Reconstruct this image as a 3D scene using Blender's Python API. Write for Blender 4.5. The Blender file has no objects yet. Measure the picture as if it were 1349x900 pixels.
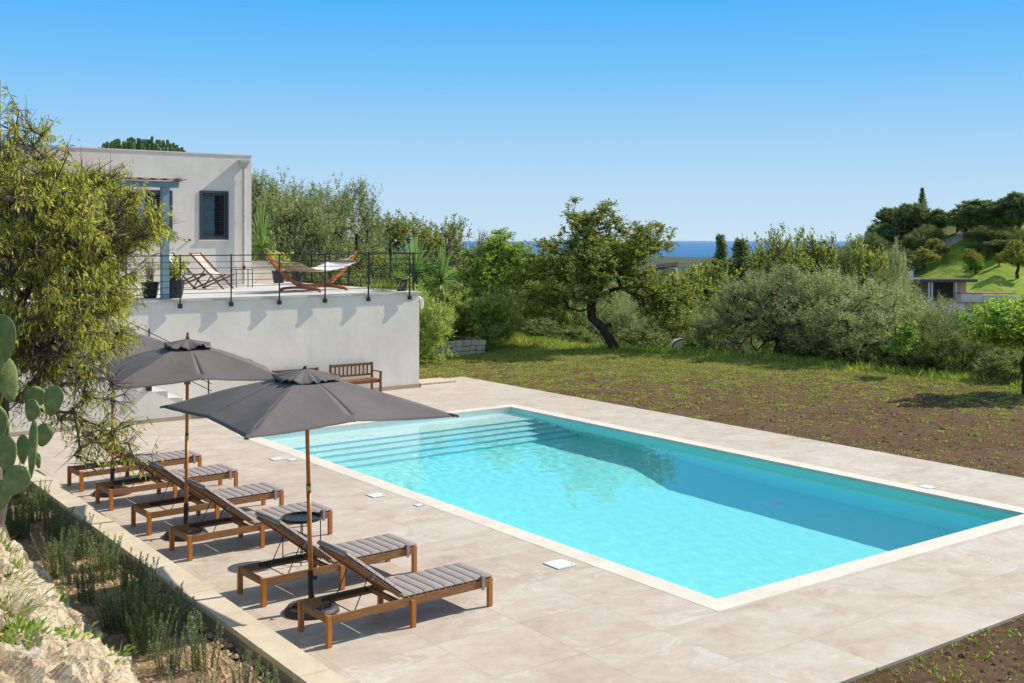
import bpy, bmesh, math, random
import numpy as np
from mathutils import Vector, Matrix, noise
PI = math.pi; R = math.radians
scn = bpy.context.scene
COL = scn.collection
random.seed(7)
# ------------------------------------------------------------------ camera / light
F, CH, CX, HY = 1457.0, 3.85, 674.5, 315.0
CR, CF = .8062, .5917
def rd(X, Y): return CR*X-CF*Y, CF*X+CR*Y
def XY(r, d): return CR*r+CF*d, -CF*r+CR*d
def G(px, py, z=0.0):
    d = F*(CH-z)/(py-HY); return XY((px-CX)/F*d, d)
def D(px, d): return XY((px-CX)/F*d, d)
cam = bpy.data.cameras.new('camera'); co = bpy.data.objects.new('camera', cam); COL.objects.link(co)
cam.sensor_width = 36; cam.lens = F/1349*36; cam.shift_y = -(450-HY)/1349
cam.clip_start = .1; cam.clip_end = 200000
co.location = (0, 0, CH); co.rotation_euler = (PI/2, 0, -math.atan2(CF, CR)); scn.camera = co
SUN_EL, SUN_AZ = 39.5, 9.5      # light travels towards -X, a little +Y
w = bpy.data.worlds.new('World'); scn.world = w; w.use_nodes = True
nt = w.node_tree; bg = nt.nodes['Background']
sky = nt.nodes.new('ShaderNodeTexSky'); sky.sky_type = 'NISHITA'; sky.sun_disc = False
sky.sun_elevation = R(SUN_EL)
sv = Vector((math.cos(R(SUN_AZ))*math.cos(R(SUN_EL)), -math.sin(R(SUN_AZ))*math.cos(R(SUN_EL)), math.sin(R(SUN_EL))))
sky.sun_rotation = math.atan2(sv.x, sv.y)
sky.altitude = 100; sky.air_density = 1.0; sky.dust_density = .6; sky.ozone_density = 1.0
tcw = nt.nodes.new('ShaderNodeTexCoord'); sx_ = nt.nodes.new('ShaderNodeSeparateXYZ'); nt.links.new(tcw.outputs['Generated'], sx_.inputs[0])
rw = nt.nodes.new('ShaderNodeValToRGB'); nt.links.new(sx_.outputs[2], rw.inputs[0])
SK = [(.0, (.42, .54, .64)), (.04, (.36, .51, .64)), (.09, (.255, .455, .66)), (.15, (.135, .385, .67)), (.215, (.058, .32, .68)), (.32, (.16, .36, .60)), (.5, (.28, .40, .56))]
while len(rw.color_ramp.elements) < len(SK): rw.color_ramp.elements.new(.5)
for i, (p_, c_) in enumerate(SK): rw.color_ramp.elements[i].position = p_; rw.color_ramp.elements[i].color = (*[x/.12 for x in c_], 1)
fw = nt.nodes.new('ShaderNodeMapRange'); fw.inputs[1].default_value = .45; fw.inputs[2].default_value = 1.0; fw.inputs[3].default_value = 1; fw.inputs[4].default_value = .4
nt.links.new(sx_.outputs[2], fw.inputs[0]); mw = nt.nodes.new('ShaderNodeMix'); mw.data_type = 'RGBA'
nt.links.new(fw.outputs[0], mw.inputs[0]); nt.links.new(sky.outputs[0], mw.inputs[6]); nt.links.new(rw.outputs[0], mw.inputs[7])
nt.links.new(mw.outputs[2], bg.inputs[0]); bg.inputs[1].default_value = .12
sl = bpy.data.lights.new('sun', 'SUN'); sl.energy = 4.4; sl.angle = R(.53); sl.color = (1, .93, .82)
so = bpy.data.objects.new('sun', sl); COL.objects.link(so); so.rotation_euler = sv.to_track_quat('Z', 'Y').to_euler()
scn.view_settings.view_transform = 'Standard'; scn.view_settings.look = 'None'
scn.view_settings.exposure = 0.5; scn.view_settings.gamma = 1
scn.render.engine = 'CYCLES'
scn.cycles.max_bounces = 12; scn.cycles.diffuse_bounces = 6; scn.cycles.transmission_bounces = 12; scn.cycles.transparent_max_bounces = 12
# ------------------------------------------------------------------ materials
def mat(name): 
    m = bpy.data.materials.new(name); m.use_nodes = True; return m, m.node_tree, m.node_tree.nodes['Principled BSDF']
def N(nt, t, **k):
    n = nt.nodes.new('ShaderNode'+t)
    for a, b in k.items():
        if a.startswith('i_'): n.inputs[int(a[2:]) if a[2:].isdigit() else a[2:].replace('_', ' ')].default_value = b
        else: setattr(n, a, b)
    return n
def ramp(nt, src, stops):
    c = N(nt, 'ValToRGB'); e = c.color_ramp.elements
    while len(e) < len(stops): e.new(.5)
    for i, (p, col) in enumerate(stops): e[i].position = p; e[i].color = (*col, 1) if len(col) == 3 else col
    nt.links.new(src, c.inputs[0]); return c.outputs[0]
def coords(nt, scale=(1, 1, 1), kind='Object'):
    tc = N(nt, 'TexCoord'); mp = N(nt, 'Mapping'); mp.inputs['Scale'].default_value = scale
    nt.links.new(tc.outputs[kind], mp.inputs[0]); return mp.outputs[0]
def noi(nt, vec, scale, detail=6, rough=.6, dist=0):
    n = N(nt, 'TexNoise'); n.inputs['Scale'].default_value = scale; n.inputs['Detail'].default_value = detail
    n.inputs['Roughness'].default_value = rough; n.inputs['Distortion'].default_value = dist
    nt.links.new(vec, n.inputs['Vector']); return n.outputs[0]
def mixc(nt, f, a, b, mode='MIX'):
    m = N(nt, 'Mix', data_type='RGBA', blend_type=mode)
    for i, v in ((0, f), (6, a), (7, b)):
        if isinstance(v, bpy.types.NodeSocket): nt.links.new(v, m.inputs[i])
        else: m.inputs[i].default_value = v if i == 0 else (*v, 1)
    return m.outputs[2]
def bump(nt, p, h, strength=.5, dist=.01, prev=None):
    b = N(nt, 'Bump'); b.inputs['Strength'].default_value = strength; b.inputs['Distance'].default_value = dist
    nt.links.new(h, b.inputs['Height'])
    if prev: nt.links.new(prev, b.inputs['Normal'])
    nt.links.new(b.outputs[0], p.inputs['Normal']); return b.outputs[0]
def simple(name, c1, c2=None, scale=8, rough=.6, bmp=.2, bs=40, bd=.004, metal=0, stretch=(1, 1, 1), spec=.4):
    m, t, p = mat(name); v = coords(t, stretch)
    c2 = c2 or tuple(x*.75 for x in c1)
    n = noi(t, v, scale)
    t.links.new(ramp(t, n, [(.3, c2), (.7, c1)]), p.inputs['Base Color'])
    p.inputs['Roughness'].default_value = rough; p.inputs['Metallic'].default_value = metal
    p.inputs['Specular IOR Level'].default_value = spec
    if bmp: bump(t, p, noi(t, v, bs), bmp, bd)
    return m
M = {}
M['wood'] = simple('oiled wood', (.33, .155, .055), (.17, .075, .027), 5, .55, .3, 30, .002, stretch=(1, 12, 12))
M['wood_y'] = simple('oiled wood across', (.33, .155, .055), (.17, .075, .027), 5, .55, .3, 30, .002, stretch=(12, 1, 12))
M['wood_pole'] = simple('varnished pole', (.50, .20, .04), (.36, .13, .025), 4, .35, .1, 30, .002, stretch=(14, 14, 1))
M['wood_red'] = simple('red larch', (.42, .13, .04), (.28, .075, .022), 4, .4, .2, 30, .002, stretch=(2, 12, 2))
M['wood_dark'] = simple('dark bench wood', (.22, .095, .035), (.12, .05, .02), 5, .5, .3, 30, .002, stretch=(3, 12, 12))
M['cushion'] = simple('grey cushion fabric', (.33, .285, .265), (.28, .24, .225), 6, .9, .35, 400, .001, spec=.15)
M['canopy'] = simple('umbrella fabric', (.150, .131, .126), (.125, .110, .106), 3, .85, .3, 9, .012, spec=.2)
M['black'] = simple('black metal', (.02, .021, .024), None, 20, .45, .1)
M['iron'] = simple('cast iron', (.045, .038, .034), (.02, .018, .018), 14, .6, .4, 60)
M['brass'] = simple('brass', (.6, .42, .1), None, 20, .3, 0, metal=1)
M['anthracite'] = simple('anthracite frame', (.055, .065, .08), None, 20, .5, .1)
M['bluegrey'] = simple('blue grey paint', (.22, .33, .38), (.19, .29, .34), 6, .5, .1)
M['pot'] = simple('dark pot', (.03, .036, .042), None, 12, .5, .2)
M['white_plastic'] = simple('white plastic', (.68, .66, .62), (.6, .585, .55), 10, .5, .05)
M['rope'] = simple('rope', (.6, .56, .48), (.4, .36, .3), 60, .9, .3, 100)
M['cloth_white'] = simple('white cloth', (.75, .73, .68), (.68, .66, .6), 20, .9, .2, 60)
M['cloth_tan'] = simple('tan cloth', (.48, .36, .27), (.4, .3, .22), 20, .9, .2, 60)
M['cloth_pink'] = simple('pale pink canvas', (.62, .45, .42), (.55, .4, .37), 10, .9, .2, 60)
M['red'] = simple('red glass', (.5, .02, .03), None, 10, .2, 0)
M['zinc'] = simple('pale gutter metal', (.60, .56, .52), None, 10, .5, .1)
M['bark'] = simple('bark', (.10, .075, .055), (.025, .018, .014), 9, .95, 1, 16, .05, stretch=(1, 1, .35), spec=.1)
M['bark_grey'] = simple('grey bark', (.20, .165, .13), (.07, .055, .045), 9, .95, 1, 16, .04, stretch=(1, 1, .35), spec=.1)
M['glass'] = simple('window glass', (.02, .03, .04), None, 3, .06, 0, spec=.8)
M['blue_curtain'] = simple('blue curtain', (.22, .46, .64), (.16, .36, .52), 3, .8, .2, 20, stretch=(6, 6, .3))
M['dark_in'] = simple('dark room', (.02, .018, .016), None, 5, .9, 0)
M['tile_roof'] = simple('clay tiles', (.42, .22, .14), (.25, .12, .08), 3, .9, .5, 12)
M['stem'] = simple('green stem', (.12, .13, .05), (.07, .06, .03), 20, .8, .2)

# stripes deck-chair
m, t, p = mat('striped canvas'); v = coords(t)
wv = N(t, 'TexWave', wave_type='BANDS', bands_direction='Y'); wv.inputs['Scale'].default_value = 5.0; wv.inputs['Distortion'].default_value = 0
t.links.new(v, wv.inputs[0])
n = noi(t, v, 9, 2)
c = mixc(t, n, (.5, .03, .03), (.02, .04, .16))
t.links.new(mixc(t, ramp(t, wv.outputs[1], [(.3, (0, 0, 0)), (.35, (1, 1, 1)), (.62, (1, 1, 1)), (.68, (0, 0, 0))]), (.65, .62, .6), (.02, .04, .15)), p.inputs['Base Color'])
p.inputs['Roughness'].default_value = .9; M['stripes'] = m

# render plaster
def plaster(name, c1, c2, streak=.5):
    m, t, p = mat(name); v = coords(t); vs = coords(t, (1.5, 1.5, .22))
    a = ramp(t, noi(t, v, 1.1, 8, .65), [(.32, c2), (.68, c1)])
    b = ramp(t, noi(t, vs, 1.6, 6, .6), [(.28, (.84, .84, .83)), (.42, (.96, .96, .955)), (.62, (1, 1, 1))])
    t.links.new(mixc(t, streak, a, b, 'MULTIPLY'), p.inputs['Base Color'])
    p.inputs['Roughness'].default_value = .9; p.inputs['Specular IOR Level'].default_value = .2
    b1 = bump(t, p, noi(t, v, 1.8, 4), .35, .02); bump(t, p, noi(t, v, 45, 4), .4, .003, b1); return m
M['plaster'] = plaster('white render', (.82, .74, .645), (.72, .645, .56))
M['trim'] = plaster('beige base trim', (.45, .38, .27), (.36, .30, .22))
M['terrace_floor'] = plaster('terrace floor', (.60, .57, .53), (.5, .47, .44))

# deck tiles
m, t, p = mat('travertine look tiles'); v = coords(t)
br = N(t, 'TexBrick'); br.offset = 0; br.squash = 1
br.inputs['Scale'].default_value = 1; br.inputs['Mortar Size'].default_value = .0028; br.inputs['Mortar Smooth'].default_value = .2
br.inputs['Brick Width'].default_value = 1.0; br.inputs['Row Height'].default_value = 1.0; br.inputs['Bias'].default_value = -.2
br.inputs['Color1'].default_value = (1, 1, 1, 1); br.inputs['Color2'].default_value = (.94, .93, .92, 1); br.inputs['Mortar'].default_value = (.66, .62, .57, 1)
mp = N(t, 'Mapping'); mp.inputs['Location'].default_value = (.38, .1, 0); t.links.new(v, mp.inputs[0]); t.links.new(mp.outputs[0], br.inputs[0])
# veins shifted tile by tile so neighbours do not match
fl = N(t, 'VectorMath', operation='FLOOR'); t.links.new(mp.outputs[0], fl.inputs[0])
wn = N(t, 'TexWhiteNoise'); t.links.new(fl.outputs[0], wn.inputs[0])
sc = N(t, 'VectorMath', operation='SCALE'); sc.inputs['Scale'].default_value = 7; t.links.new(wn.outputs[1], sc.inputs[0])
ad = N(t, 'VectorMath', operation='ADD'); t.links.new(v, ad.inputs[0]); t.links.new(sc.outputs[0], ad.inputs[1])
st = N(t, 'Mapping'); st.inputs['Scale'].default_value = (.9, 1.35, 1); st.inputs['Rotation'].default_value = (0, 0, .5); t.links.new(ad.outputs[0], st.inputs[0])
a = ramp(t, noi(t, st.outputs[0], 1.5, 10, .65, .5), [(.28, (.415, .325, .24)), (.42, (.495, .41, .32)), (.55, (.535, .458, .375)), (.74, (.585, .525, .46))])
b = ramp(t, noi(t, v, .35, 4, .6), [(.3, (.94, .93, .92)), (.7, (1, 1, 1))])
vn = ramp(t, noi(t, st.outputs[0], 1.7, 8, .6, .8), [(.43, (0, 0, 0)), (.49, (.5, .5, .5)), (.52, (0, 0, 0))])
vm = ramp(t, noi(t, ad.outputs[0], .9, 3, .5), [(.45, (0, 0, 0)), (.62, (1, 1, 1))])
a = mixc(t, mixc(t, 1.0, vn, vm, 'MULTIPLY'), a, (.66, .625, .59))
fn = ramp(t, noi(t, ad.outputs[0], 7, 9, .75, .3), [(.3, (.9, .89, .88)), (.7, (1.05, 1.05, 1.05))]); a = mixc(t, 1.0, a, fn, 'MULTIPLY')
cc = mixc(t, 1.0, mixc(t, 1.0, a, b, 'MULTIPLY'), br.outputs[0], 'MULTIPLY')
t.links.new(cc, p.inputs['Base Color']); p.inputs['Roughness'].default_value = .62; p.inputs['Specular IOR Level'].default_value = .3
bump(t, p, noi(t, v, 60, 4), .15, .002); M['tiles'] = m
# curb and coping stone
def stone(name, c1, c2, joint, axis):
    m, t, p = mat(name); v = coords(t)
    a = ramp(t, noi(t, v, 2.2, 8, .65, .4), [(.3, c2), (.55, c1), (.75, tuple(min(x*1.12, .9) for x in c1))])
    br = N(t, 'TexBrick'); br.offset = 0; br.inputs['Scale'].default_value = 1; br.inputs['Mortar Size'].default_value = .004
    br.inputs['Brick Width'].default_value = joint if axis == 'X' else 50; br.inputs['Row Height'].default_value = joint if axis == 'Y' else 50
    br.inputs['Color1'].default_value = (1, 1, 1, 1); br.inputs['Color2'].default_value = (.94, .94, .94, 1); br.inputs['Mortar'].default_value = (.45, .4, .35, 1)
    mp = N(t, 'Mapping'); mp.inputs['Location'].default_value = (20, 20.3, 0); t.links.new(v, mp.inputs[0]); t.links.new(mp.outputs[0], br.inputs[0])
    t.links.new(mixc(t, 1.0, a, br.outputs[0], 'MULTIPLY'), p.inputs['Base Color'])
    p.inputs['Roughness'].default_value = .7; bump(t, p, noi(t, v, 50, 5), .3, .003); return m
M['kerb'] = stone('kerb stone', (.62, .52, .375), (.52, .42, .29), 2.6, 'Y')
M['coping'] = stone('coping stone', (.66, .58, .48), (.58, .5, .41), 40, 'X')
M['block'] = simple('rough limestone', (.66, .55, .40), (.42, .33, .22), 5, .95, 1, 14, .02)
M['rock'] = None
# pool liner + water
m, t, p = mat('pool liner'); v = coords(t)
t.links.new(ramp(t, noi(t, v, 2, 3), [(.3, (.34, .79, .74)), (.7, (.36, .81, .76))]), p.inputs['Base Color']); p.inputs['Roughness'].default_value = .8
M['liner'] = m
for k_, c_ in enumerate([(.82, .84, .79), (.72, .82, .80), (.64, .81, .80), (.56, .80, .80), (.48, .79, .80)]): M['tread%d' % k_] = simple('step depth tint', c_, tuple(x*.97 for x in c_), 2, .8, 0)  # colours deepen tread by tread: the water's absorption with depth, painted in
m, t, p = mat('pool water'); t.nodes.remove(p); out = t.nodes['Material Output']
v = coords(t, (1, 1, 1))
g = N(t, 'BsdfGlass'); g.inputs['IOR'].default_value = 1.33; g.inputs['Roughness'].default_value = 0; g.inputs['Color'].default_value = (.86, .98, 1, 1)
t.links.new(g.outputs[0], out.inputs[0]); M['water'] = m
m, t, p = mat('sea water'); v = coords(t, (1, 3, 1)); p.inputs['Roughness'].default_value = .5; p.inputs['Specular IOR Level'].default_value = .15
t.links.new(ramp(t, noi(t, v, .0006, 5), [(.3, (.0, .095, .26)), (.7, (.004, .13, .33))]), p.inputs['Base Color'])
bump(t, p, noi(t, coords(t), .02, 4), .3, 2); M['sea'] = m

# ground: soil / grass by position and noise
def gv(t, name): 
    a = N(t, 'Attribute'); a.attribute_name = name; return a.outputs['Fac']
m, t, p = mat('soil and grass'); v = coords(t)
soil = ramp(t, noi(t, v, 9, 10, .75), [(.3, (.034, .019, .009)), (.52, (.125, .073, .036)), (.72, (.235, .148, .078))])
grass = mixc(t, .5, ramp(t, noi(t, v, 6, 10, .7), [(.3, (.05, .06, .02)), (.55, (.12, .14, .04)), (.75, (.20, .20, .07))]), (.13, .10, .05))
soil = mixc(t, ramp(t, noi(t, v, .5, 4), [(.4, (0, 0, 0)), (.7, (.6, .6, .6))]), soil, mixc(t, .5, soil, (.22, .145, .085)))
gm = N(t, 'Math', operation='ADD'); t.links.new(gv(t, 'grass'), gm.inputs[0])
n2 = N(t, 'Math', operation='MULTIPLY_ADD'); n2.inputs[1].default_value = 1.2; n2.inputs[2].default_value = -.62
t.links.new(noi(t, v, 2.6, 8, .72), n2.inputs[0]); t.links.new(n2.outputs[0], gm.inputs[1])
mask = ramp(t, gm.outputs[0], [(.48, (0, 0, 0)), (.56, (1, 1, 1))])
c = mixc(t, mask, soil, grass)
far = ramp(t, noi(t, v, .012, 6, .6), [(.35, (.03, .05, .03)), (.5, (.055, .08, .04)), (.62, (.10, .10, .07)), (.75, (.025, .04, .025))])
c = mixc(t, gv(t, 'far'), c, far)
mead = ramp(t, noi(t, v, .16, 12, .75), [(.32, (.06, .09, .02)), (.45, (.17, .25, .03)), (.58, (.28, .35, .05)), (.70, (.42, .37, .16))])
mead = mixc(t, .75, mead, ramp(t, noi(t, coords(t, (1, 1, .3)), 1.3, 10, .8), [(.3, (.45, .5, .4)), (.5, (.95, .95, .9)), (.7, (1.35, 1.25, 1.1))]), 'MULTIPLY')
c = mixc(t, gv(t, 'meadow'), c, mead)
c = mixc(t, gv(t, 'earth'), c, ramp(t, noi(t, v, 12, 8, .7), [(.3, (.19, .12, .06)), (.55, (.37, .255, .145)), (.75, (.50, .37, .23))]))
t.links.new(c, p.inputs['Base Color']); p.inputs['Roughness'].default_value = .98; p.inputs['Specular IOR Level'].default_value = .1
b1 = bump(t, p, noi(t, v, 7, 10, .8), 1, .05); M['ground'] = m
m, t, p = mat('pale limestone rock'); v = coords(t)
a = ramp(t, noi(t, v, 4, 12, .7, .5), [(.26, (.40, .25, .13)), (.38, (.68, .50, .32)), (.52, (.84, .69, .49)), (.8, (.88, .79, .63))])
vo = N(t, 'TexVoronoi', feature='DISTANCE_TO_EDGE'); vo.inputs['Scale'].default_value = 5
ns = N(t, 'TexNoise'); ns.inputs['Scale'].default_value = 4; ns.inputs['Detail'].default_value = 6; t.links.new(v, ns.inputs[0])
ad = N(t, 'VectorMath', operation='ADD'); t.links.new(v, ad.inputs[0]); t.links.new(ns.outputs[1], ad.inputs[1]); t.links.new(ad.outputs[0], vo.inputs[0])
b1 = bump(t, p, ramp(t, vo.outputs[0], [(0, (0, 0, 0)), (.10, (1, 1, 1))]), 1.0, .05)
b1 = bump(t, p, noi(t, v, 11, 14, .8), 1, .05, b1)
a = mixc(t, 1.0, a, ramp(t, noi(t, v, 22, 8, .8), [(.3, (.8, .76, .7)), (.45, (1, 1, 1))]), 'MULTIPLY')
t.links.new(a, p.inputs['Base Color']); p.inputs['Roughness'].default_value = .95; p.inputs['Specular IOR Level'].default_value = .1; M['rock'] = m

LF = 1.6
def leafmat(name, stops, trans=.3, rough=.55, gloss=.04):
    LF = 1.9 if name[:6] in ('almond', 'yellow') and 'leaves' in name and 'green' not in name else 2.5
    if name in ('rosemary needles', 'grass blades', 'lawn weeds', 'dry grass', 'pale flowers'): LF = 1.9
    trans += .12
    stops = [(p_, (min(c_[0]*LF, .8), min(c_[1]*LF*.97, .8), c_[2]*LF*.8)) for p_, c_ in stops]
    m, t, p = mat(name); t.nodes.remove(p); out = t.nodes['Material Output']
    g = N(t, 'NewGeometry'); c = ramp(t, g.outputs['Random Per Island'], stops)
    v = coords(t); c = mixc(t, 1.0, c, ramp(t, noi(t, v, .9, 4), [(.3, (.72, .75, .7)), (.7, (1.15, 1.12, 1.1))]), 'MULTIPLY')
    df = N(t, 'BsdfDiffuse'); tl = N(t, 'BsdfTranslucent'); gs = N(t, 'BsdfGlossy'); gs.inputs['Roughness'].default_value = rough
    t.links.new(c, df.inputs[0]); t.links.new(c, tl.inputs[0])
    m1 = N(t, 'MixShader'); m1.inputs[0].default_value = trans; t.links.new(df.outputs[0], m1.inputs[1]); t.links.new(tl.outputs[0], m1.inputs[2])
    m2 = N(t, 'MixShader'); m2.inputs[0].default_value = gloss; t.links.new(m1.outputs[0], m2.inputs[1]); t.links.new(gs.outputs[0], m2.inputs[2])
    t.links.new(m2.outputs[0], out.inputs[0]); return m
L = {}
L['almond'] = leafmat('almond leaves', [(0, (.11, .15, .024)), (.4, (.245, .27, .04)), (.75, (.42, .40, .06)), (.93, (.52, .44, .09)), (1, (.32, .17, .06))], .45)
L['carob'] = leafmat('yellow green leaves', [(0, (.045, .075, .018)), (.45, (.10, .135, .028)), (.8, (.18, .195, .035)), (1, (.32, .26, .045))], .35)
L['green'] = leafmat('fresh green leaves', [(0, (.06, .11, .02)), (.5, (.12, .19, .03)), (1, (.24, .30, .05))], .35)
L['olive'] = leafmat('olive leaves', [(0, (.04, .06, .025)), (.45, (.09, .115, .05)), (.8, (.20, .225, .12)), (1, (.34, .36, .20))], .25)
L['oliveg'] = leafmat('olive leaves grey', [(0, (.07, .09, .035)), (.45, (.14, .165, .07)), (.8, (.24, .26, .13)), (1, (.38, .40, .25))], .25)
L['oleander'] = leafmat('oleander leaves', [(0, (.07, .11, .025)), (.5, (.15, .21, .05)), (.85, (.26, .31, .09)), (1, (.38, .40, .16))], .3)
L['dark'] = leafmat('dark evergreen', [(0, (.03, .05, .02)), (.5, (.07, .10, .035)), (1, (.15, .18, .06))], .25)
L['bush'] = leafmat('mixed shrub leaves', [(0, (.04, .06, .02)), (.5, (.09, .12, .035)), (1, (.19, .21, .07))], .25)
L['autumn'] = leafmat('yellowing leaves', [(0, (.09, .12, .02)), (.5, (.19, .21, .035)), (1, (.38, .32, .055))], .35)
L['agave'] = leafmat('sword leaves', [(0, (.06, .12, .035)), (1, (.17, .26, .08))], .2, .4, .1)
L['rosemary'] = leafmat('rosemary needles', [(0, (.05, .075, .03)), (.5, (.11, .15, .065)), (.9, (.22, .26, .13)), (1, (.36, .38, .26))], .3)
L['flower'] = leafmat('pale flowers', [(0, (.35, .33, .5)), (1, (.7, .65, .75))], .3)
L['grass'] = leafmat('grass blades', [(0, (.06, .11, .015)), (.5, (.14, .23, .03)), (.85, (.26, .33, .05)), (1, (.42, .36, .16))], .35)
L['lawn'] = leafmat('lawn weeds', [(0, (.09, .12, .025)), (.5, (.19, .225, .045)), (.85, (.30, .31, .08)), (1, (.38, .30, .13))], .3)
L['dry'] = leafmat('dry grass', [(0, (.25, .19, .09)), (1, (.5, .42, .22))], .3)
m, t, p = mat('cactus skin'); v = coords(t)
t.links.new(ramp(t, noi(t, v, 9, 6, .6), [(.3, (.12, .165, .05)), (.55, (.20, .26, .09)), (.75, (.36, .37, .14))]), p.inputs['Base Color'])
vo = N(t, 'TexVoronoi'); vo.inputs['Scale'].default_value = 26; t.links.new(v, vo.inputs[0])
t.links.new(mixc(t, ramp(t, vo.outputs[0], [(.0, (1, 1, 1)), (.07, (1, 1, 1)), (.13, (0, 0, 0))]), p.inputs['Base Color'].links[0].from_socket, (.17, .15, .08)), p.inputs['Base Color'])
p.inputs['Roughness'].default_value = .75; p.inputs['Specular IOR Level'].default_value = .2; bump(t, p, noi(t, v, 14, 6), .6, .02); M['cactus'] = m
# ------------------------------------------------------------------ mesh helpers
def link(o, parent=None):
    COL.objects.link(o)
    if parent: o.parent = parent
    return o
def tag(o, label, cat, group=None, kind=None):
    if label: o['label'] = label
    if cat: o['category'] = cat
    if group: o['group'] = group
    if kind: o['kind'] = kind
    return o
def thing(name, label, cat, loc=(0, 0, 0), rz=0, group=None):
    o = bpy.data.objects.new(name, None); o.empty_display_size = .2; link(o); o.location = loc; o.rotation_euler = (0, 0, rz)
    return tag(o, label, cat, group)
def copy_tree(o, parent=None):
    c = o.copy(); COL.objects.link(c)
    if parent: c.parent = parent
    for ch in list(o.children): copy_tree(ch, c)
    return c
def npmesh(name, V, Fq, m, parent=None, smooth=False, k=4):
    me = bpy.data.meshes.new(name); V = np.asarray(V, dtype=np.float32); Fq = np.asarray(Fq, dtype=np.int32)
    nf = len(Fq); k = Fq.shape[1]
    me.vertices.add(len(V)); me.vertices.foreach_set('co', V.ravel())
    me.loops.add(nf*k); me.loops.foreach_set('vertex_index', Fq.ravel())
    me.polygons.add(nf); me.polygons.foreach_set('loop_start', np.arange(0, nf*k, k, dtype=np.int32))
    me.polygons.foreach_set('use_smooth', np.full(nf, smooth))
    me.update(calc_edges=True); me.materials.append(m)
    o = bpy.data.objects.new(name, me); return link(o, parent)
class MB:
    def __init__(s): s.v = []; s.f = []
    def add(s, vs, fs):
        b = len(s.v); s.v += [tuple(v) for v in vs]; s.f += [tuple(b+i for i in f) for f in fs]
    def box(s, x0, y0, z0, x1, y1, z1):
        s.add([(x0, y0, z0), (x1, y0, z0), (x1, y1, z0), (x0, y1, z0), (x0, y0, z1), (x1, y0, z1), (x1, y1, z1), (x0, y1, z1)],
              [(0, 3, 2, 1), (4, 5, 6, 7), (0, 1, 5, 4), (1, 2, 6, 5), (2, 3, 7, 6), (3, 0, 4, 7)]); return s
    def beam(s, a, b, w, h, up=(0, 0, 1)):
        a, b = Vector(a), Vector(b); d = (b-a).normalized(); u = Vector(up)
        x = d.cross(u); x = x.normalized() if x.length > 1e-5 else Vector((1, 0, 0)); y = x.cross(d).normalized()
        vs = [q+x*w*i/2+y*h*j/2 for q in (a, b) for i, j in ((-1, -1), (1, -1), (1, 1), (-1, 1))]
        s.add(vs, [(0, 1, 2, 3), (7, 6, 5, 4), (0, 4, 5, 1), (1, 5, 6, 2), (2, 6, 7, 3), (3, 7, 4, 0)]); return s
    def tube(s, pts, r, n=8, cap=True):
        pts = [Vector(p) for p in pts]; rs = r if isinstance(r, (list, tuple)) else [r]*len(pts)
        vs = []; fs = []; px = None
        for i, p in enumerate(pts):
            d = (pts[min(i+1, len(pts)-1)]-pts[max(i-1, 0)]).normalized()
            x = (px - d*px.dot(d)) if px else d.cross(Vector((0, 0, 1)) if abs(d.z) < .9 else Vector((1, 0, 0)))
            x.normalize(); px = x; y = d.cross(x)
            vs += [p+(x*math.cos(2*PI*k/n)+y*math.sin(2*PI*k/n))*rs[i] for k in range(n)]
        for i in range(len(pts)-1):
            for k in range(n):
                a, b = i*n+k, i*n+(k+1) % n; fs.append((a, b, b+n, a+n))
        if cap: fs.append(tuple(range(n))[::-1]); fs.append(tuple(range((len(pts)-1)*n, len(pts)*n)))
        s.add(vs, fs); return s
    def lathe(s, prof, cx=0, cy=0, n=24):
        vs = [(cx+r*math.cos(2*PI*k/n), cy+r*math.sin(2*PI*k/n), z) for r, z in prof for k in range(n)]
        fs = [(i*n+k, i*n+(k+1) % n, (i+1)*n+(k+1) % n, (i+1)*n+k) for i in range(len(prof)-1) for k in range(n)]
        s.add(vs, fs); return s
    def build(s, name, m, parent=None, smooth=False, bevel=0, seg=2):
        me = bpy.data.meshes.new(name); me.from_pydata(s.v, [], s.f); me.update()
        if bevel or smooth is True or True:
            bm = bmesh.new(); bm.from_mesh(me)
            bmesh.ops.recalc_face_normals(bm, faces=bm.faces)
            if bevel:
                es = [e for e in bm.edges if len(e.link_faces) == 2 and e.calc_face_angle(0) > .5]
                bmesh.ops.bevel(bm, geom=es, offset=bevel, segments=seg, affect='EDGES', clamp_overlap=True)
            bm.to_mesh(me); bm.free()
        if smooth:
            for p in me.polygons: p.use_smooth = True
        me.materials.append(m); o = bpy.data.objects.new(name, me); return link(o, parent)
def struct(o, label=None): o['kind'] = 'structure'; return o
def ss(x, a, b):
    t = np.clip((np.asarray(x, dtype=float)-a)/(b-a), 0, 1); return t*t*(3-2*t)
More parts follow.
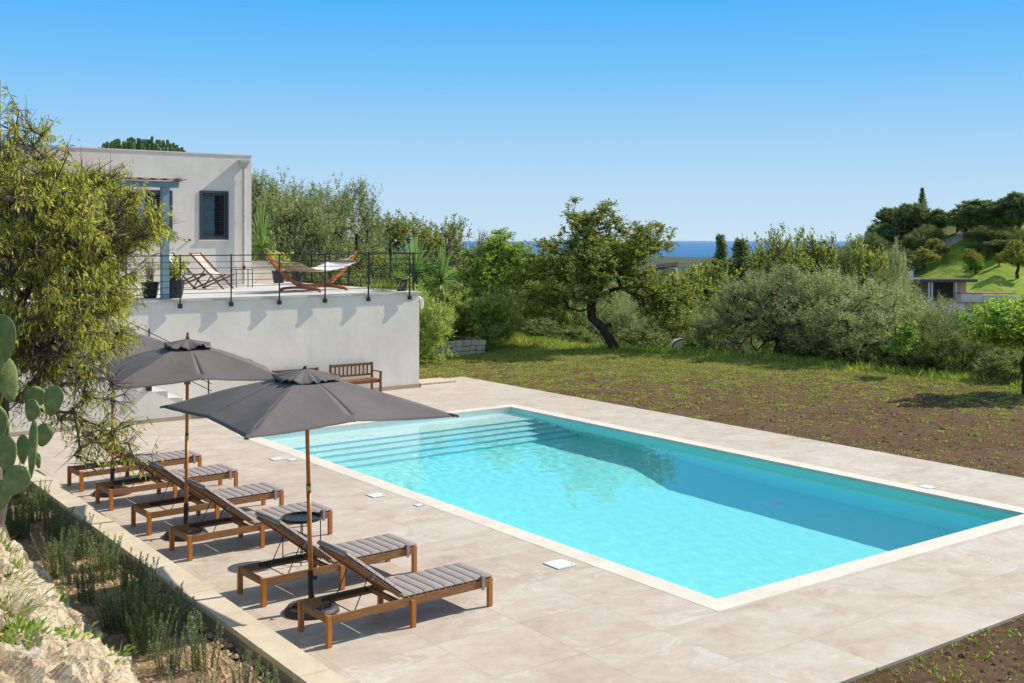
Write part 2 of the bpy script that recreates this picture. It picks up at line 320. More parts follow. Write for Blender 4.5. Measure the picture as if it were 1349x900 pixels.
# ------------------------------------------------------------------ terrain
def bank(X, Y):          # embankment on the left
    X = np.asarray(X, float)+.07; Y = np.asarray(Y, float)
    prof = np.interp(X, [-2, 0, 1.0, 1.5, 1.8, 2.1, 2.4, 2.6, 2.78, 3.0], [1.9, 1.75, 1.55, 1.3, 1.12, .9, .64, .44, .21, .17])
    mul = np.interp(Y, [0, 6.5, 7.5, 9.5, 12, 20], [.85, .9, 1.0, 1.28, 1.3, .9])
    return np.where(X < 3.0, .17+(prof-.17)*mul, .17)
def terr(X, Y):
    X = np.asarray(X, float); Y = np.asarray(Y, float)
    r = CR*X-CF*Y; d = CF*X+CR*Y
    Xb = np.interp(Y, [14, 24, 30, 34, 44, 90], [28.3, 28.0, 25.6, 24.2, 23, 23])
    s = X-Xb
    z = -.03 + 0*X
    up = ss(Y, 30.6, 33)*.35+ss(Y, 33, 60)*3.0
    z = z+up*(1-ss(X, 21, 30))
    drop = 12*(1-np.exp(-np.maximum(s, 0)/42))+np.interp(s, [60, 300, 4500, 5200], [0, 5, 84, 92])
    z = z-drop
    # right-hand hill
    h = 27*np.exp(-((r-118)/62)**2-((d-240)/66)**2)
    z = z+h+2.2*ss(r, 44, 60)*ss(d, 60, 110)*(1-ss(d, 160, 220))
    tq = (d+.08*r)/6.5; z = z+1.7*(ss(tq-np.floor(tq), .72, .98)-(tq-np.floor(tq)))*ss(r, 50, 62)*ss(d, 150, 175)*(1-ss(d, 222, 236))
    n = np.sin(X*.11+1.3)*np.cos(Y*.13)*.5+np.sin(X*.043)*np.sin(Y*.037+2)
    z = z+n*np.minimum(np.maximum(s-5, 0)/60, 1)*1.2
    # planting bed and bank on the left
    left = X < 3.95
    zb = bank(X, Y)
    z = np.where(left & (Y > -10), zb, z)
    # nothing to poke through the paving, pool and terrace
    hid = (X > 4.15) & (X < 16.95) & (Y > 6.35) & (Y < 25.5)
    z = np.where(hid, -2.4, z)
    hid2 = (X > 2.0) & (X < 14.7) & (Y > 24.9) & (Y < 40)
    z = np.where(hid2, -.5, z)
    return z
def terr1(x, y): return float(terr(x, y))
def hit(px, py, d0=20, d1=2000):
    d = d0
    while d < d1:
        x, y = D(px, d); z = CH-(py-HY)/F*d
        if z <= terr1(x, y): return x, y, terr1(x, y)
        d *= 1.004
    return None
def axis(lo, hi, step, far_lo, far_hi, g=1.05):
    a = list(np.arange(lo, hi+1e-6, step)); st = step; x = lo; pre = []
    while x > far_lo: st *= g; x -= st; pre.append(x)
    st = step; x = hi; post = []
    while x < far_hi: st *= g; x += st; post.append(x)
    return np.array(pre[::-1]+a+post)
ax = axis(-2, 45, .25, -2500, 9000); ay = axis(-2, 42, .25, -2500, 9000)
GX, GY = np.meshgrid(ax, ay, indexing='ij'); GZ = terr(GX, GY)
jit = np.array([[noise.noise((x*1.3, y*1.3, 0))*.02+noise.noise((x*.3, y*.3, 5))*.03 for y in ay[:400]] for x in ax[:400]]) if False else 0
GZ = GZ+np.sin(GX*5.1+GY*1.7)*np.sin(GY*4.3-GX*.7)*.012*((GX > 17.5) | (GY < 6))
nx, ny = GX.shape; idx = np.arange(nx*ny).reshape(nx, ny)
V = np.stack([GX, GY, GZ], -1).reshape(-1, 3)
Q = np.stack([idx[:-1, :-1], idx[1:, :-1], idx[1:, 1:], idx[:-1, 1:]], -1).reshape(-1, 4)
ground = npmesh('ground', V, Q, M['ground'], smooth=True); struct(ground)
def attr(o, name, vals):
    a = o.data.attributes.new(name, 'FLOAT', 'POINT'); a.data.foreach_set('value', np.asarray(vals, dtype=np.float32).ravel())
rr, dd = rd(V[:, 0], V[:, 1]); x_, y_ = V[:, 0], V[:, 1]
far = ss(dd, 60, 140)
gr = .10+.32*ss(y_, 15, 29)+.10*ss(x_, 20, 26)+.5*ss(x_-np.interp(y_, [14, 24, 30, 34], [28.3, 27.6, 24.5, 21.5]), -1.0, 1.0)+.25*ss(y_, 28.5, 31)*ss(x_, 15, 17)
gr = np.where((y_ < 6.3) & (x_ > 4), -.3, gr)
gr = np.where((x_ < 3.0), .32, gr)
attr(ground, 'grass', np.clip(gr, -1, 1))
mead = ss(rr, 66, 72)*ss(dd, 92, 105)*(1-ss(dd, 214, 226))*(rr < 150)
attr(ground, 'meadow', mead); attr(ground, 'far', far*(1-mead))
attr(ground, 'earth', ((x_ < 3.95) & (x_ > 2.5) & (y_ < 24)).astype(float))
sea = MB(); sea.add([(-40000, -40000, -92), (40000, -40000, -92), (40000, 40000, -92), (-40000, 40000, -92)], [(0, 1, 2, 3)])
struct(sea.build('sea', M['sea']))

# ------------------------------------------------------------------ pool and paving
PX0, PX1, PY0, PY1 = 8.75, 15.0, 8.22, 20.5; CW = .27
DX0, DX1, DY0, DY1 = 4.15, 17.2, 6.06, 25.75
b = MB()
b.box(DX0, DY0, -.12, DX1, PY0-CW, 0).box(DX0, PY1+CW, -.12, DX1, DY1, 0)
b.box(DX0, PY0-CW, -.12, PX0-CW, PY1+CW, 0).box(PX1+CW, PY0-CW, -.12, DX1, PY1+CW, 0)
struct(b.build('paving', M['tiles']))
pool = thing('swimming_pool', 'rectangular turquoise swimming pool set in the stone paving', 'pool', ((PX0+PX1)/2, (PY0+PY1)/2, 0))
def loc_child(o, root):          # meshes are built in world coordinates, keep them there under a moved root
    o.matrix_parent_inverse = Matrix.Translation(root.location).inverted(); return o
b = MB(); e = .003; i_ = .02
for q in ((PX0-CW, PY0-CW, PX1+CW, PY0+i_), (PX0-CW, PY1-i_, PX1+CW, PY1+CW), (PX0-CW, PY0+i_, PX0+i_, PY1-i_), (PX1-i_, PY0+i_, PX1+CW, PY1-i_)):
    b.box(q[0], q[1], -.035, q[2], q[3], e)
loc_child(b.build('coping', M['coping'], pool), pool)
ZS, ZD = -1.21, -1.54
b = MB(); t_ = .2
b.box(PX0-t_, PY0, -2, PX0, PY1, -.036).box(PX1, PY0, -2, PX1+t_, PY1, -.036)
b.box(PX0-t_, PY0-t_, -2, PX1+t_, PY0, -.036)
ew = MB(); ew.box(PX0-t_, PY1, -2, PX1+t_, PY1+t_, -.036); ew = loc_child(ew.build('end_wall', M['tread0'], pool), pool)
prof = [(PY0, ZD), (13.7, ZD), (15.0, ZS), (PY1, ZS)]
b.add([(x, y, z) for x in (PX0, PX1) for y, z in prof], [(i, i+4, i+5, i+1) for i in range(3)])
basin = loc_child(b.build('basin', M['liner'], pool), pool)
M['riser'] = simple('riser water tint', (.20, .66, .74), (.18, .62, .70), 2, .8, 0)  # deeper turquoise painted on the riser faces, standing in for the water's tint
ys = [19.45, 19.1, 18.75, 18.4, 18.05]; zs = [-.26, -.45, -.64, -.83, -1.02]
stp = []
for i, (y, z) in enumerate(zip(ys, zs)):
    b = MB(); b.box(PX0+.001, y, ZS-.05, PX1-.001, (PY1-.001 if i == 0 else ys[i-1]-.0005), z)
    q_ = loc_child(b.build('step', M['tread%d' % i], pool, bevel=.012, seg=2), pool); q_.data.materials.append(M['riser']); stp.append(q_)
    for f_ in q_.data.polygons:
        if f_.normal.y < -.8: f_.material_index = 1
for (x, y) in ((14.1, 12.0), (14.2, 9.2)):
    b = MB(); b.lathe([(0, .012), (.11, .01), (.13, 0)], x, y, 24); b.v = [(p[0], p[1], p[2]+ZD) for p in b.v]
    loc_child(b.build('floor_drain', M['white_plastic'], pool), pool)
# water: real rippled surface on a closed body
WL = -.10; nxw, nyw = 260, 520
wx = np.linspace(PX0-.1, PX1+.1, nxw); wy = np.linspace(PY0-.1, PY1+.1, nyw)
WXg, WYg = np.meshgrid(wx, wy, indexing='ij')
rng = np.random.RandomState(3); WZ = np.zeros_like(WXg)
for k in range(80):
    th = rng.uniform(0, 2*PI); lam = rng.uniform(.12, .5); a = .0006*lam**1.2*rng.uniform(.5, 1)
    WZ += a*np.sin((WXg*math.cos(th)+WYg*math.sin(th))*2*PI/lam+rng.uniform(0, 6.28))
WZ *= .22+.78*ss(WYg, 13, 18)
idx = np.arange(nxw*nyw).reshape(nxw, nyw)
Vw = np.stack([WXg, WYg, WZ+WL], -1).reshape(-1, 3)
Qw = np.stack([idx[:-1, :-1], idx[1:, :-1], idx[1:, 1:], idx[:-1, 1:]], -1).reshape(-1, 4)
water = npmesh('water', Vw, Qw, M['water'], pool, smooth=True); loc_child(water, pool)
water.cycles.is_caustics_caster = True; sl.cycles.is_caustics_light = True
for q in stp+[basin, ew]: q.cycles.is_caustics_receiver = True
lids = [((738, 744), .30, 'square white skimmer lid beside the near pool edge right of the loungers'), ((496, 653), .24, 'small square white lid on the paving level with the pool steps'),
        ((365, 605), .22, 'white lid on the paving, farthest of the lids along the pool'), ((385, 606), .16, 'narrow white lid close to the pool corner under the big parasol'),
        ((552, 666), .13, 'tiny white lid next to the pale pool coping'), ((1222, 642), .22, 'white lid on the paving strip between pool and brown soil')]
for (p, s, lb) in lids:
    x, y = G(*p); b = MB(); b.box(-s/2, -s/2, .0, s/2, s/2, .012)
    o = thing('access_lid', lb, 'lid', (x, y, 0)); b.build('plate', M['white_plastic'], o, bevel=.004)
    b = MB(); b.lathe([(0, .014), (.012, .0135), (.014, .0)], s*.33, -s*.3, 12); b.build('finger_hole', M['black'], o)
# kerb of the planting bed
b = MB(); b.box(3.93, 5.0, .225, 4.22, 24.5, .28)
kerb = thing('stone_kerb', 'pale sandstone kerb wall between planting bed and paving', 'kerb', (4.05, 15, 0))
loc_child(b.build('capstone', M['kerb'], kerb, bevel=.008), kerb)
b = MB(); b.box(3.96, 5.02, -.2, 4.19, 24.48, .2245); loc_child(b.build('wall', M['trim'], kerb), kerb)

# ------------------------------------------------------------------ terrace, house
TX, TY, TZ = 15.05, 24.58, 2.49
ter = thing('terrace', 'raised white rendered terrace block behind the pool', 'terrace', (9, TY, 0))
b = MB(); b.box(1.5, TY, -.2, TX, 33.2, TZ-.06); loc_child(b.build('wall', M['plaster'], ter), ter)
b = MB(); b.box(1.46, TY-.042, TZ-.06, TX+.04, 33.24, TZ); loc_child(b.build('floor_slab', M['terrace_floor'], ter, bevel=.006), ter)
b = MB(); b.box(9.3, TY-.03, 0.001, TX+.03, TY-.001, .10).box(TX+.001, TY-.03, .001, TX+.03, 33, .10); loc_child(b.build('plinth', M['trim'], ter), ter)
b = MB(); b.box(TX+.031, TY+.3, .001, TX+1.35, TY+1.1, .045)
loc_child(b.build('corner_step', M['tiles'], ter, bevel=.006), ter)
b = MB(); b.tube([(TX-.02, TY+.25, 2.33), (TX+.12, TY+.25, 2.33), (TX+.22, TY+.25, 2.27), (TX+.25, TY+.25, 2.12), (TX+.25, TY+.25, 2.02)], .045, 12)
loc_child(b.build('drain_spout', M['white_plastic'], ter, smooth=True), ter)

def railing(label, P0, axis_, n, sp, z0, back):      # posts are flat bars standing edge-on to the wall
    t = thing('railing', label, 'railing', (P0[0], P0[1], z0))
    for k in range(n):
        b = MB()
        if axis_ == 'X': b.box(-k*sp-.006, back[0], -.19, -k*sp+.006, back[1], 1.01)
        else: b.box(back[0], k*sp-.006, -.19, back[1], k*sp+.006, 1.01)
        b.build('post', M['black'], t)
        b = MB()
        if axis_ == 'X': b.box(-k*sp-.045, back[0]-.004, -.20, -k*sp+.045, back[1], -.10)
        else: b.box(back[0], k*sp-.045, -.20, back[1]+.004, k*sp+.045, -.10)
        b.build('bracket', M['black'], t, bevel=.003)
    mid = (back[0]+back[1])/2
    for j in range(7):
        z = .12+j*.142; b = MB(); e = .012 if j == 6 else .006
        if axis_ == 'X': b.box(-(n-1)*sp-.3, mid-e, z, .36, mid+e, z+2*e)
        else: b.box(mid-e, -.1, z+.002, mid+e, (n-1)*sp+.2, z+.002+2*e)
        b.build('rail', M['black'], t)
    return t
railing('black metal railing along the front edge of the terrace', (14.71, TY, TZ), 'X', 9, 1.2, TZ, (-.115, -.055))
railing('black metal railing along the side of the terrace facing the trees', (TX, 25.0, TZ), 'Y', 7, 1.2, TZ, (.05, .10))
# staircase in front of the terrace wall
st = thing('staircase', 'white rendered outdoor stairs rising left along the terrace wall', 'stairs', (8.9, 23.8, 0))
SY = 23.15
b = MB()
for i in range(14):
    x1 = 8.94-.33*i; z1 = .14+.165*i
    if z1 > TZ: break
    s_ = MB(); s_.box(x1-.33+.0005, SY+.02, max(z1-.165, 0), x1+.02, TY-.05, z1)
    loc_child(s_.build('step', M['terrace_floor'], st, bevel=.005), st)
    b.box(x1-.33, SY, .0, x1, SY+.018, z1+.004)
b.box(1.5, SY, 0, 8.94-.33*14, SY+.018, TZ)
loc_child(b.build('side_wall', M['plaster'], st), st)
b = MB(); b.box(1.5, SY-.03, .001, 9.25, SY-.001, .085); loc_child(b.build('plinth', M['trim'], st), st)
hr = thing('railing', 'sloping black handrail down the outer side of the stairs', 'railing', (8.83, SY, 0))
for x, zt, zb in ((8.83, 1.2, -.02), (7.55, 1.98, .68), (6.27, 2.66, 1.35), (4.99, 3.34, 2.0)):
    b = MB(); b.box(x-.008, SY-.09, zb+.02, x+.008, SY-.04, zt); loc_child(b.build('post', M['black'], hr), hr)
    if x < 8.8:
        b = MB(); b.box(x-.045, SY-.095, zb, x+.045, SY-.001, zb+.1); loc_child(b.build('bracket', M['black'], hr), hr)
for j in range(5):
    b = MB(); o_ = -j*.15; b.beam((8.9, SY-.065, 1.17+o_), (4.3, SY-.065, 3.68+o_), .012, .016); loc_child(b.build('rail', M['black'], hr), hr)

HX0, HX1, HYf, HYb, HZ = 4.8, 13.3, 31.3, 38.5, 6.33
house = thing('house', 'flat roofed white rendered house behind the terrace', 'house', (9, 34, TZ))
def wall_holes(x0, x1, z0, z1, y0, y1, holes):
    xs = sorted({x0, x1, *[h[0] for h in holes], *[h[1] for h in holes]}); zs_ = sorted({z0, z1, *[h[2] for h in holes], *[h[3] for h in holes]})
    b = MB()
    for i in range(len(xs)-1):
        for j in range(len(zs_)-1):
            cx_, cz = (xs[i]+xs[i+1])/2, (zs_[j]+zs_[j+1])/2
            if any(h[0] < cx_ < h[1] and h[2] < cz < h[3] for h in holes): continue
            b.box(xs[i], y0, zs_[j], xs[i+1], y1, zs_[j+1])
    return b
W1 = (11.70, 12.58, 3.83, 5.26); W2 = (9.15, 10.90, 3.87, 5.24); W3 = (6.2, 7.3, 2.55, 4.8)
hs = []
b = wall_holes(HX0, HX1, TZ, HZ, HYf, HYf+.3, [W1, W2, W3])
b.box(HX0, HYf+.3, 0, HX0+.3, HYb, HZ).box(HX1-.3, HYf+.3, 0, HX1, HYb, HZ).box(HX0+.3, HYb-.3, 0, HX1-.3, HYb, HZ)
loc_child(b.build('wall', M['plaster'], house), house)
b = MB(); b.box(HX0+.3, HYf+.3, HZ-.5, HX1-.3, HYb-.3, HZ-.3); loc_child(b.build('roof', M['terrace_floor'], house), house)
b = MB(); b.box(HX0-.02, HYf-.02, HZ, HX1+.02, HYf+.32, HZ+.03); b.box(HX1-.32, HYf+.32, HZ, HX1+.02, HYb+.02, HZ+.03); loc_child(b.build('parapet_cap', M['plaster'], house), house)
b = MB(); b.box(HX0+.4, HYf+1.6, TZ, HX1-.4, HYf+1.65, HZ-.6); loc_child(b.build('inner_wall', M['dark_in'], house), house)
def window(x0, x1, z0, z1, kind):
    w_ = MB(); f = .075
    for q in ((x0, z0, x1, z0+f), (x0, z1-f, x1, z1), (x0, z0+f, x0+f, z1-f), (x1-f, z0+f, x1, z1-f)): w_.box(q[0], HYf-.025, q[1], q[2], HYf+.06, q[3])
    o = loc_child(w_.build('window', M['anthracite'], house, bevel=.004), house)
    s = MB(); s.box(x0-.03, HYf-.045, z0-.035, x1+.03, HYf+.1, z0-.001); s.build('sill', M['plaster'], o)
    return o
def louvre(o, x0, x1, z0, z1, y, rot=0):
    s = MB(); f = .05
    for q in ((x0, z0, x1, z0+f), (x0, z1-f, x1, z1), (x0, z0+f, x0+f, z1-f), (x1-f, z0+f, x1, z1-f)): s.box(q[0], y-.02, q[1], q[2], y+.02, q[3])
    n = int((z1-z0-2*f)/.062)
    for k in range(n):
        z = z0+f+(k+.5)*(z1-z0-2*f)/n; s.beam((x0+f, y, z), (x1-f, y, z), .045, .008, (0, -.5, .85))
    return s.build('louvre_panel', M['anthracite'], o)
o = window(*W1, 0); louvre(o, W1[0]+.08, W1[1]-.08, W1[2]+.08, W1[3]-.08, HYf+.03)
s = MB(); s.box(W1[0]+.08, HYf+.12, W1[2]+.05, W1[0]+.50, HYf+.13, W1[3]-.05); s.build('curtain', M['blue_curtain'], o)
s = MB(); s.box(W1[0]+.04, HYf+.10, W1[2]+.04, W1[1]-.04, HYf+.105, W1[3]-.04)
o = window(*W2, 1); louvre(o, 10.33, 10.84, W2[2]+.06, W2[3]-.06, HYf-.04)
louvre(o, 9.22, 9.7, W2[2]+.06, W2[3]-.06, HYf+.03)
s = MB(); s.box(9.95, HYf+.15, W2[2]+.05, 10.18, HYf+.16, W2[3]-.05); s.build('curtain', M['blue_curtain'], o)
b = MB()
f = .07; x0, x1, z0, z1 = W3
for q in ((x0, z0, x0+f, z1), (x1-f, z0, x1, z1), (x0+f, z1-f, x1-f, z1), ((x0+x1)/2-.04, z0, (x0+x1)/2+.04, z1-f)): b.box(q[0], HYf+.03, q[1], q[2], HYf+.09, q[3])
d_ = loc_child(b.build('door', M['anthracite'], house), house)
b = MB(); b.box(x0+f, HYf+.055, z0, x1-f, HYf+.065, z1-f); b.build('pane', M['glass'], d_)
b = MB(); b.box(10.95, HYf-.14, 5.50, 11.13, HYf-.001, 5.585); loc_child(b.build('wall_lamp', M['black'], house, bevel=.006), house)
b = MB(); b.tube([(11.4, HYf, 3.82), (11.4, HYf-.06, 3.82)], .03, 10); b.tube([(10.6, HYf, 3.6), (10.6, HYf-.05, 3.6)], .02, 10); loc_child(b.build('shutter_catch', M['black'], house), house)
b = MB(); b.tube([(13.02, HYf-.09, TZ+.02), (13.02, HYf-.09, 6.0)], .048, 14)
for z in (3.2, 4.5, 5.7): b.tube([(13.02, HYf-.09, z), (13.02, HYf-.09, z+.04)], .056, 14)
dp = loc_child(b.build('downpipe', M['zinc'], house), house)
b = MB(); b.add([(13.02+sx*w_, HYf-.10+sy*w2, z) for z, w_, w2 in ((5.96, .055, .055), (6.13, .14, .095), (6.2, .15, .098)) for sx, sy in ((-1, -1), (1, -1), (1, 1), (-1, 1))],
    [(i*4+k, i*4+(k+1) % 4, i*4+4+(k+1) % 4, i*4+4+k) for i in range(2) for k in range(4)]+[(0, 1, 2, 3), (8, 9, 10, 11)]); b.build('hopper', M['zinc'], dp)
b = MB(); b.box(13.32, 32.55, TZ+.001, 14.95, 32.85, TZ+.62); b2 = MB(); b2.box(13.31, 32.50, TZ+.621, 14.99, 32.9, TZ+.67)
gw = thing('garden_wall', 'low white rendered wall between house corner and side railing', 'wall', (14, 32.6, TZ))
loc_child(b.build('wall', M['plaster'], gw), gw); loc_child(b2.build('capstone', M['terrace_floor'], gw, bevel=.01), gw)
# pergola
pg = thing('pergola', 'pergola with blue grey steel post and corrugated roof on the terrace', 'pergola', (8.45, 24.75, TZ))
b = MB(); b.box(8.37, 24.68, TZ+.012, 8.53, 24.84, 5.01); loc_child(b.build('post', M['bluegrey'], pg, bevel=.004), pg)
b = MB(); b.box(8.32, 24.63, TZ+.0015, 8.58, 24.89, TZ+.012); loc_child(b.build('base_plate', M['bluegrey'], pg), pg)
b = MB(); b.box(3.97, 24.68, TZ+.012, 4.13, 24.84, 5.01); loc_child(b.build('post', M['bluegrey'], pg, bevel=.004), pg)
b = MB(); b.box(3.7, 24.67, 5.012, 8.75, 24.85, 5.15); loc_child(b.build('beam', M['bluegrey'], pg, bevel=.004), pg)
for k in range(5):
    x = 3.9+k*1.15; b = MB(); b.beam((x, 24.86, 5.08), (x, HYf-.01, 5.42), .08, .12); loc_child(b.build('rafter', M['bluegrey'], pg), pg)
V_ = []; nn = 220
for j in range(2):
    for i in range(nn): V_.append((3.6+i*5.3/(nn-1), (24.5, HYf-.02)[j], (5.19, 5.53)[j]+.02*math.sin(i*.55)))
b = MB(); b.add(V_, [(i, i+1, i+1+nn, i+nn) for i in range(nn-1)]); o = loc_child(b.build('roof_sheet', M['tile_roof'], pg), pg)
sd = o.modifiers.new('s', 'SOLIDIFY'); sd.thickness = .006

# ------------------------------------------------------------------ furniture
def make_lounger():
    t = thing('sun_lounger', '', '')
    Lg, Wd, H = 1.95, .60, .30
    for y in (.015, Wd-.015):
        b = MB(); b.box(.05, y-.014, H-.085, Lg-.05, y+.014, H-.005); b.build('side_rail', M['wood'], t, bevel=.003)
    for x in (.025, Lg-.025):
        b = MB(); b.box(x-.014, .05, H-.08, x+.014, Wd-.05, H-.005); b.build('end_rail', M['wood_y'], t, bevel=.003)
    for x in (.025, .95, Lg-.025):
        for y in (.022, Wd-.022):
            yy = y if x != .95 else (y-.03 if y < .3 else y+.03)
            b = MB(); b.box(x-.027, yy-.022, 0, x+.027, yy+.022, H if x != .95 else H-.03); b.build('leg', M['wood_pole'], t, bevel=.004)
    b = MB(); b.box(.80, .05, H-.07, .84, Wd-.05, H-.02); b.build('cross_bar', M['wood_y'], t, bevel=.003)
    b = MB()
    n = 14
    for k in range(n):
        x = .87+k*(1.03/n); b.box(x, .035, H-.012, x+.055, Wd-.035, H+.006)
    b.build('seat_slats', M['wood_y'], t)
    ang = R(38); ca, sa = math.cos(ang), math.sin(ang)
    def bp(s, y, h): return (.84-s*ca+h*sa, y, H+.01+s*sa+h*ca)
    BL = .80
    b = MB()
    for y in (.065, Wd-.065): b.beam(bp(0, y, 0), bp(BL, y, 0), .045, .028, (sa, 0, ca))
    for k in range(10):
        s = .04+k*(BL-.08)/9; b.beam(bp(s, .088, .008), bp(s, Wd-.088, .008), .05, .012, (sa, 0, ca))
    b.build('back_frame', M['wood'], t, bevel=.002, seg=1)
    b = MB()
    for y in (.10, Wd-.10): b.tube([bp(.42, y, -.014), (.84-.42*ca-.17, y, H-.06)], .0055, 6)
    b.tube([(.84-.42*ca-.17, .03, H-.06), (.84-.42*ca-.17, Wd-.03, H-.06)], .0055, 6)
    b.build('prop', M['black'], t)
    for q in (Wd-.045, .031): b = MB(); b.box(.25, q, H-.05, .78, q+.014, H-.012); b.build('ratchet_bar', M['black'], t)
    b = MB(); n = 9; x0 = .845; seg = (Lg+.01-x0)/n
    def pad(b, a, c, thick, f):
        # pillow like strip: rounded cross section
        pr = [(0, .002), (.01, thick*.86), (.05, thick*.97), (.5, thick*1.01), (.95, thick*.97), (.99, thick*.86), (1, .002)]
        y0, y1 = .012, Wd-.012
        vs = []; yy = [y0, y0+.008, y0+.04, (y0+y1)/2, y1-.04, y1-.008, y1]; sc_ = [.3, .85, .98, 1.0, .98, .85, .3]
        for u, h in pr:
            for y, s_ in zip(yy, sc_): vs.append(f(a+(c-a)*u, y, h*s_))
        m_ = len(yy); b.add(vs, [(i*m_+j, i*m_+j+1, (i+1)*m_+j+1, (i+1)*m_+j) for i in range(len(pr)-1) for j in range(m_-1)])
    for k in range(n): pad(b, x0+k*seg+.003, x0+(k+1)*seg-.003, .026, lambda x, y, h: (x, y, H+.008+h))
    b.box(x0, .02, H+.006, Lg, Wd-.02, H+.014)
    c = b.build('seat_cushion', M['cushion'], t, smooth=True)
    b = MB(); n = 6; seg = .80/n
    for k in range(n): pad(b, .03+k*seg+.003, .03+(k+1)*seg-.003, .045, lambda x, y, h: bp(x, y, .022+h))
    b.beam(bp(.03, Wd/2, .02), bp(.83, Wd/2, .02), Wd-.05, .01, (sa, 0, ca))
    b.build('back_cushion', M['cushion'], t, smooth=True)
    b = MB(); b.box(1.80, -.018, H-.10, 1.835, -.0025, H+.03).box(1.80, -.018, H+.03, 1.835, .02, H+.045)
    b.build('strap', M['cushion'], t)
    b = MB(); b.beam(bp(.42, .025, -.03), bp(.42, .025, .03), .035, .006); b.build('strap', M['cushion'], t)
    return t
lg0 = make_lounger()
lspots = [(4.75, 9.40, 2, 'sun lounger nearest the camera, with a round iron parasol base behind its head'),
          (4.73, 10.85, 3, 'wooden sun lounger second from the camera, the round black side table just behind it'),
          (4.70, 12.93, 2.5, 'third sun lounger from the camera, between the round side table and the middle parasol pole'),
          (4.68, 14.36, 3, 'fourth sun lounger from the camera, just beyond the middle parasol pole'),
          (4.67, 15.98, 3, 'fifth sun lounger from the camera, with the farthest parasol base behind its head'),
          (4.66, 17.45, 3.5, 'sun lounger farthest from the camera, beneath the tips of the almond tree')]
for i, (x, y, a, lb) in enumerate(lspots):
    o = lg0 if i == 0 else copy_tree(lg0)
    o.location = (x, y, 0); o.rotation_euler = (0, 0, R(a)); tag(o, lb, 'sun lounger', 'wooden sun loungers in a row beside the pool')

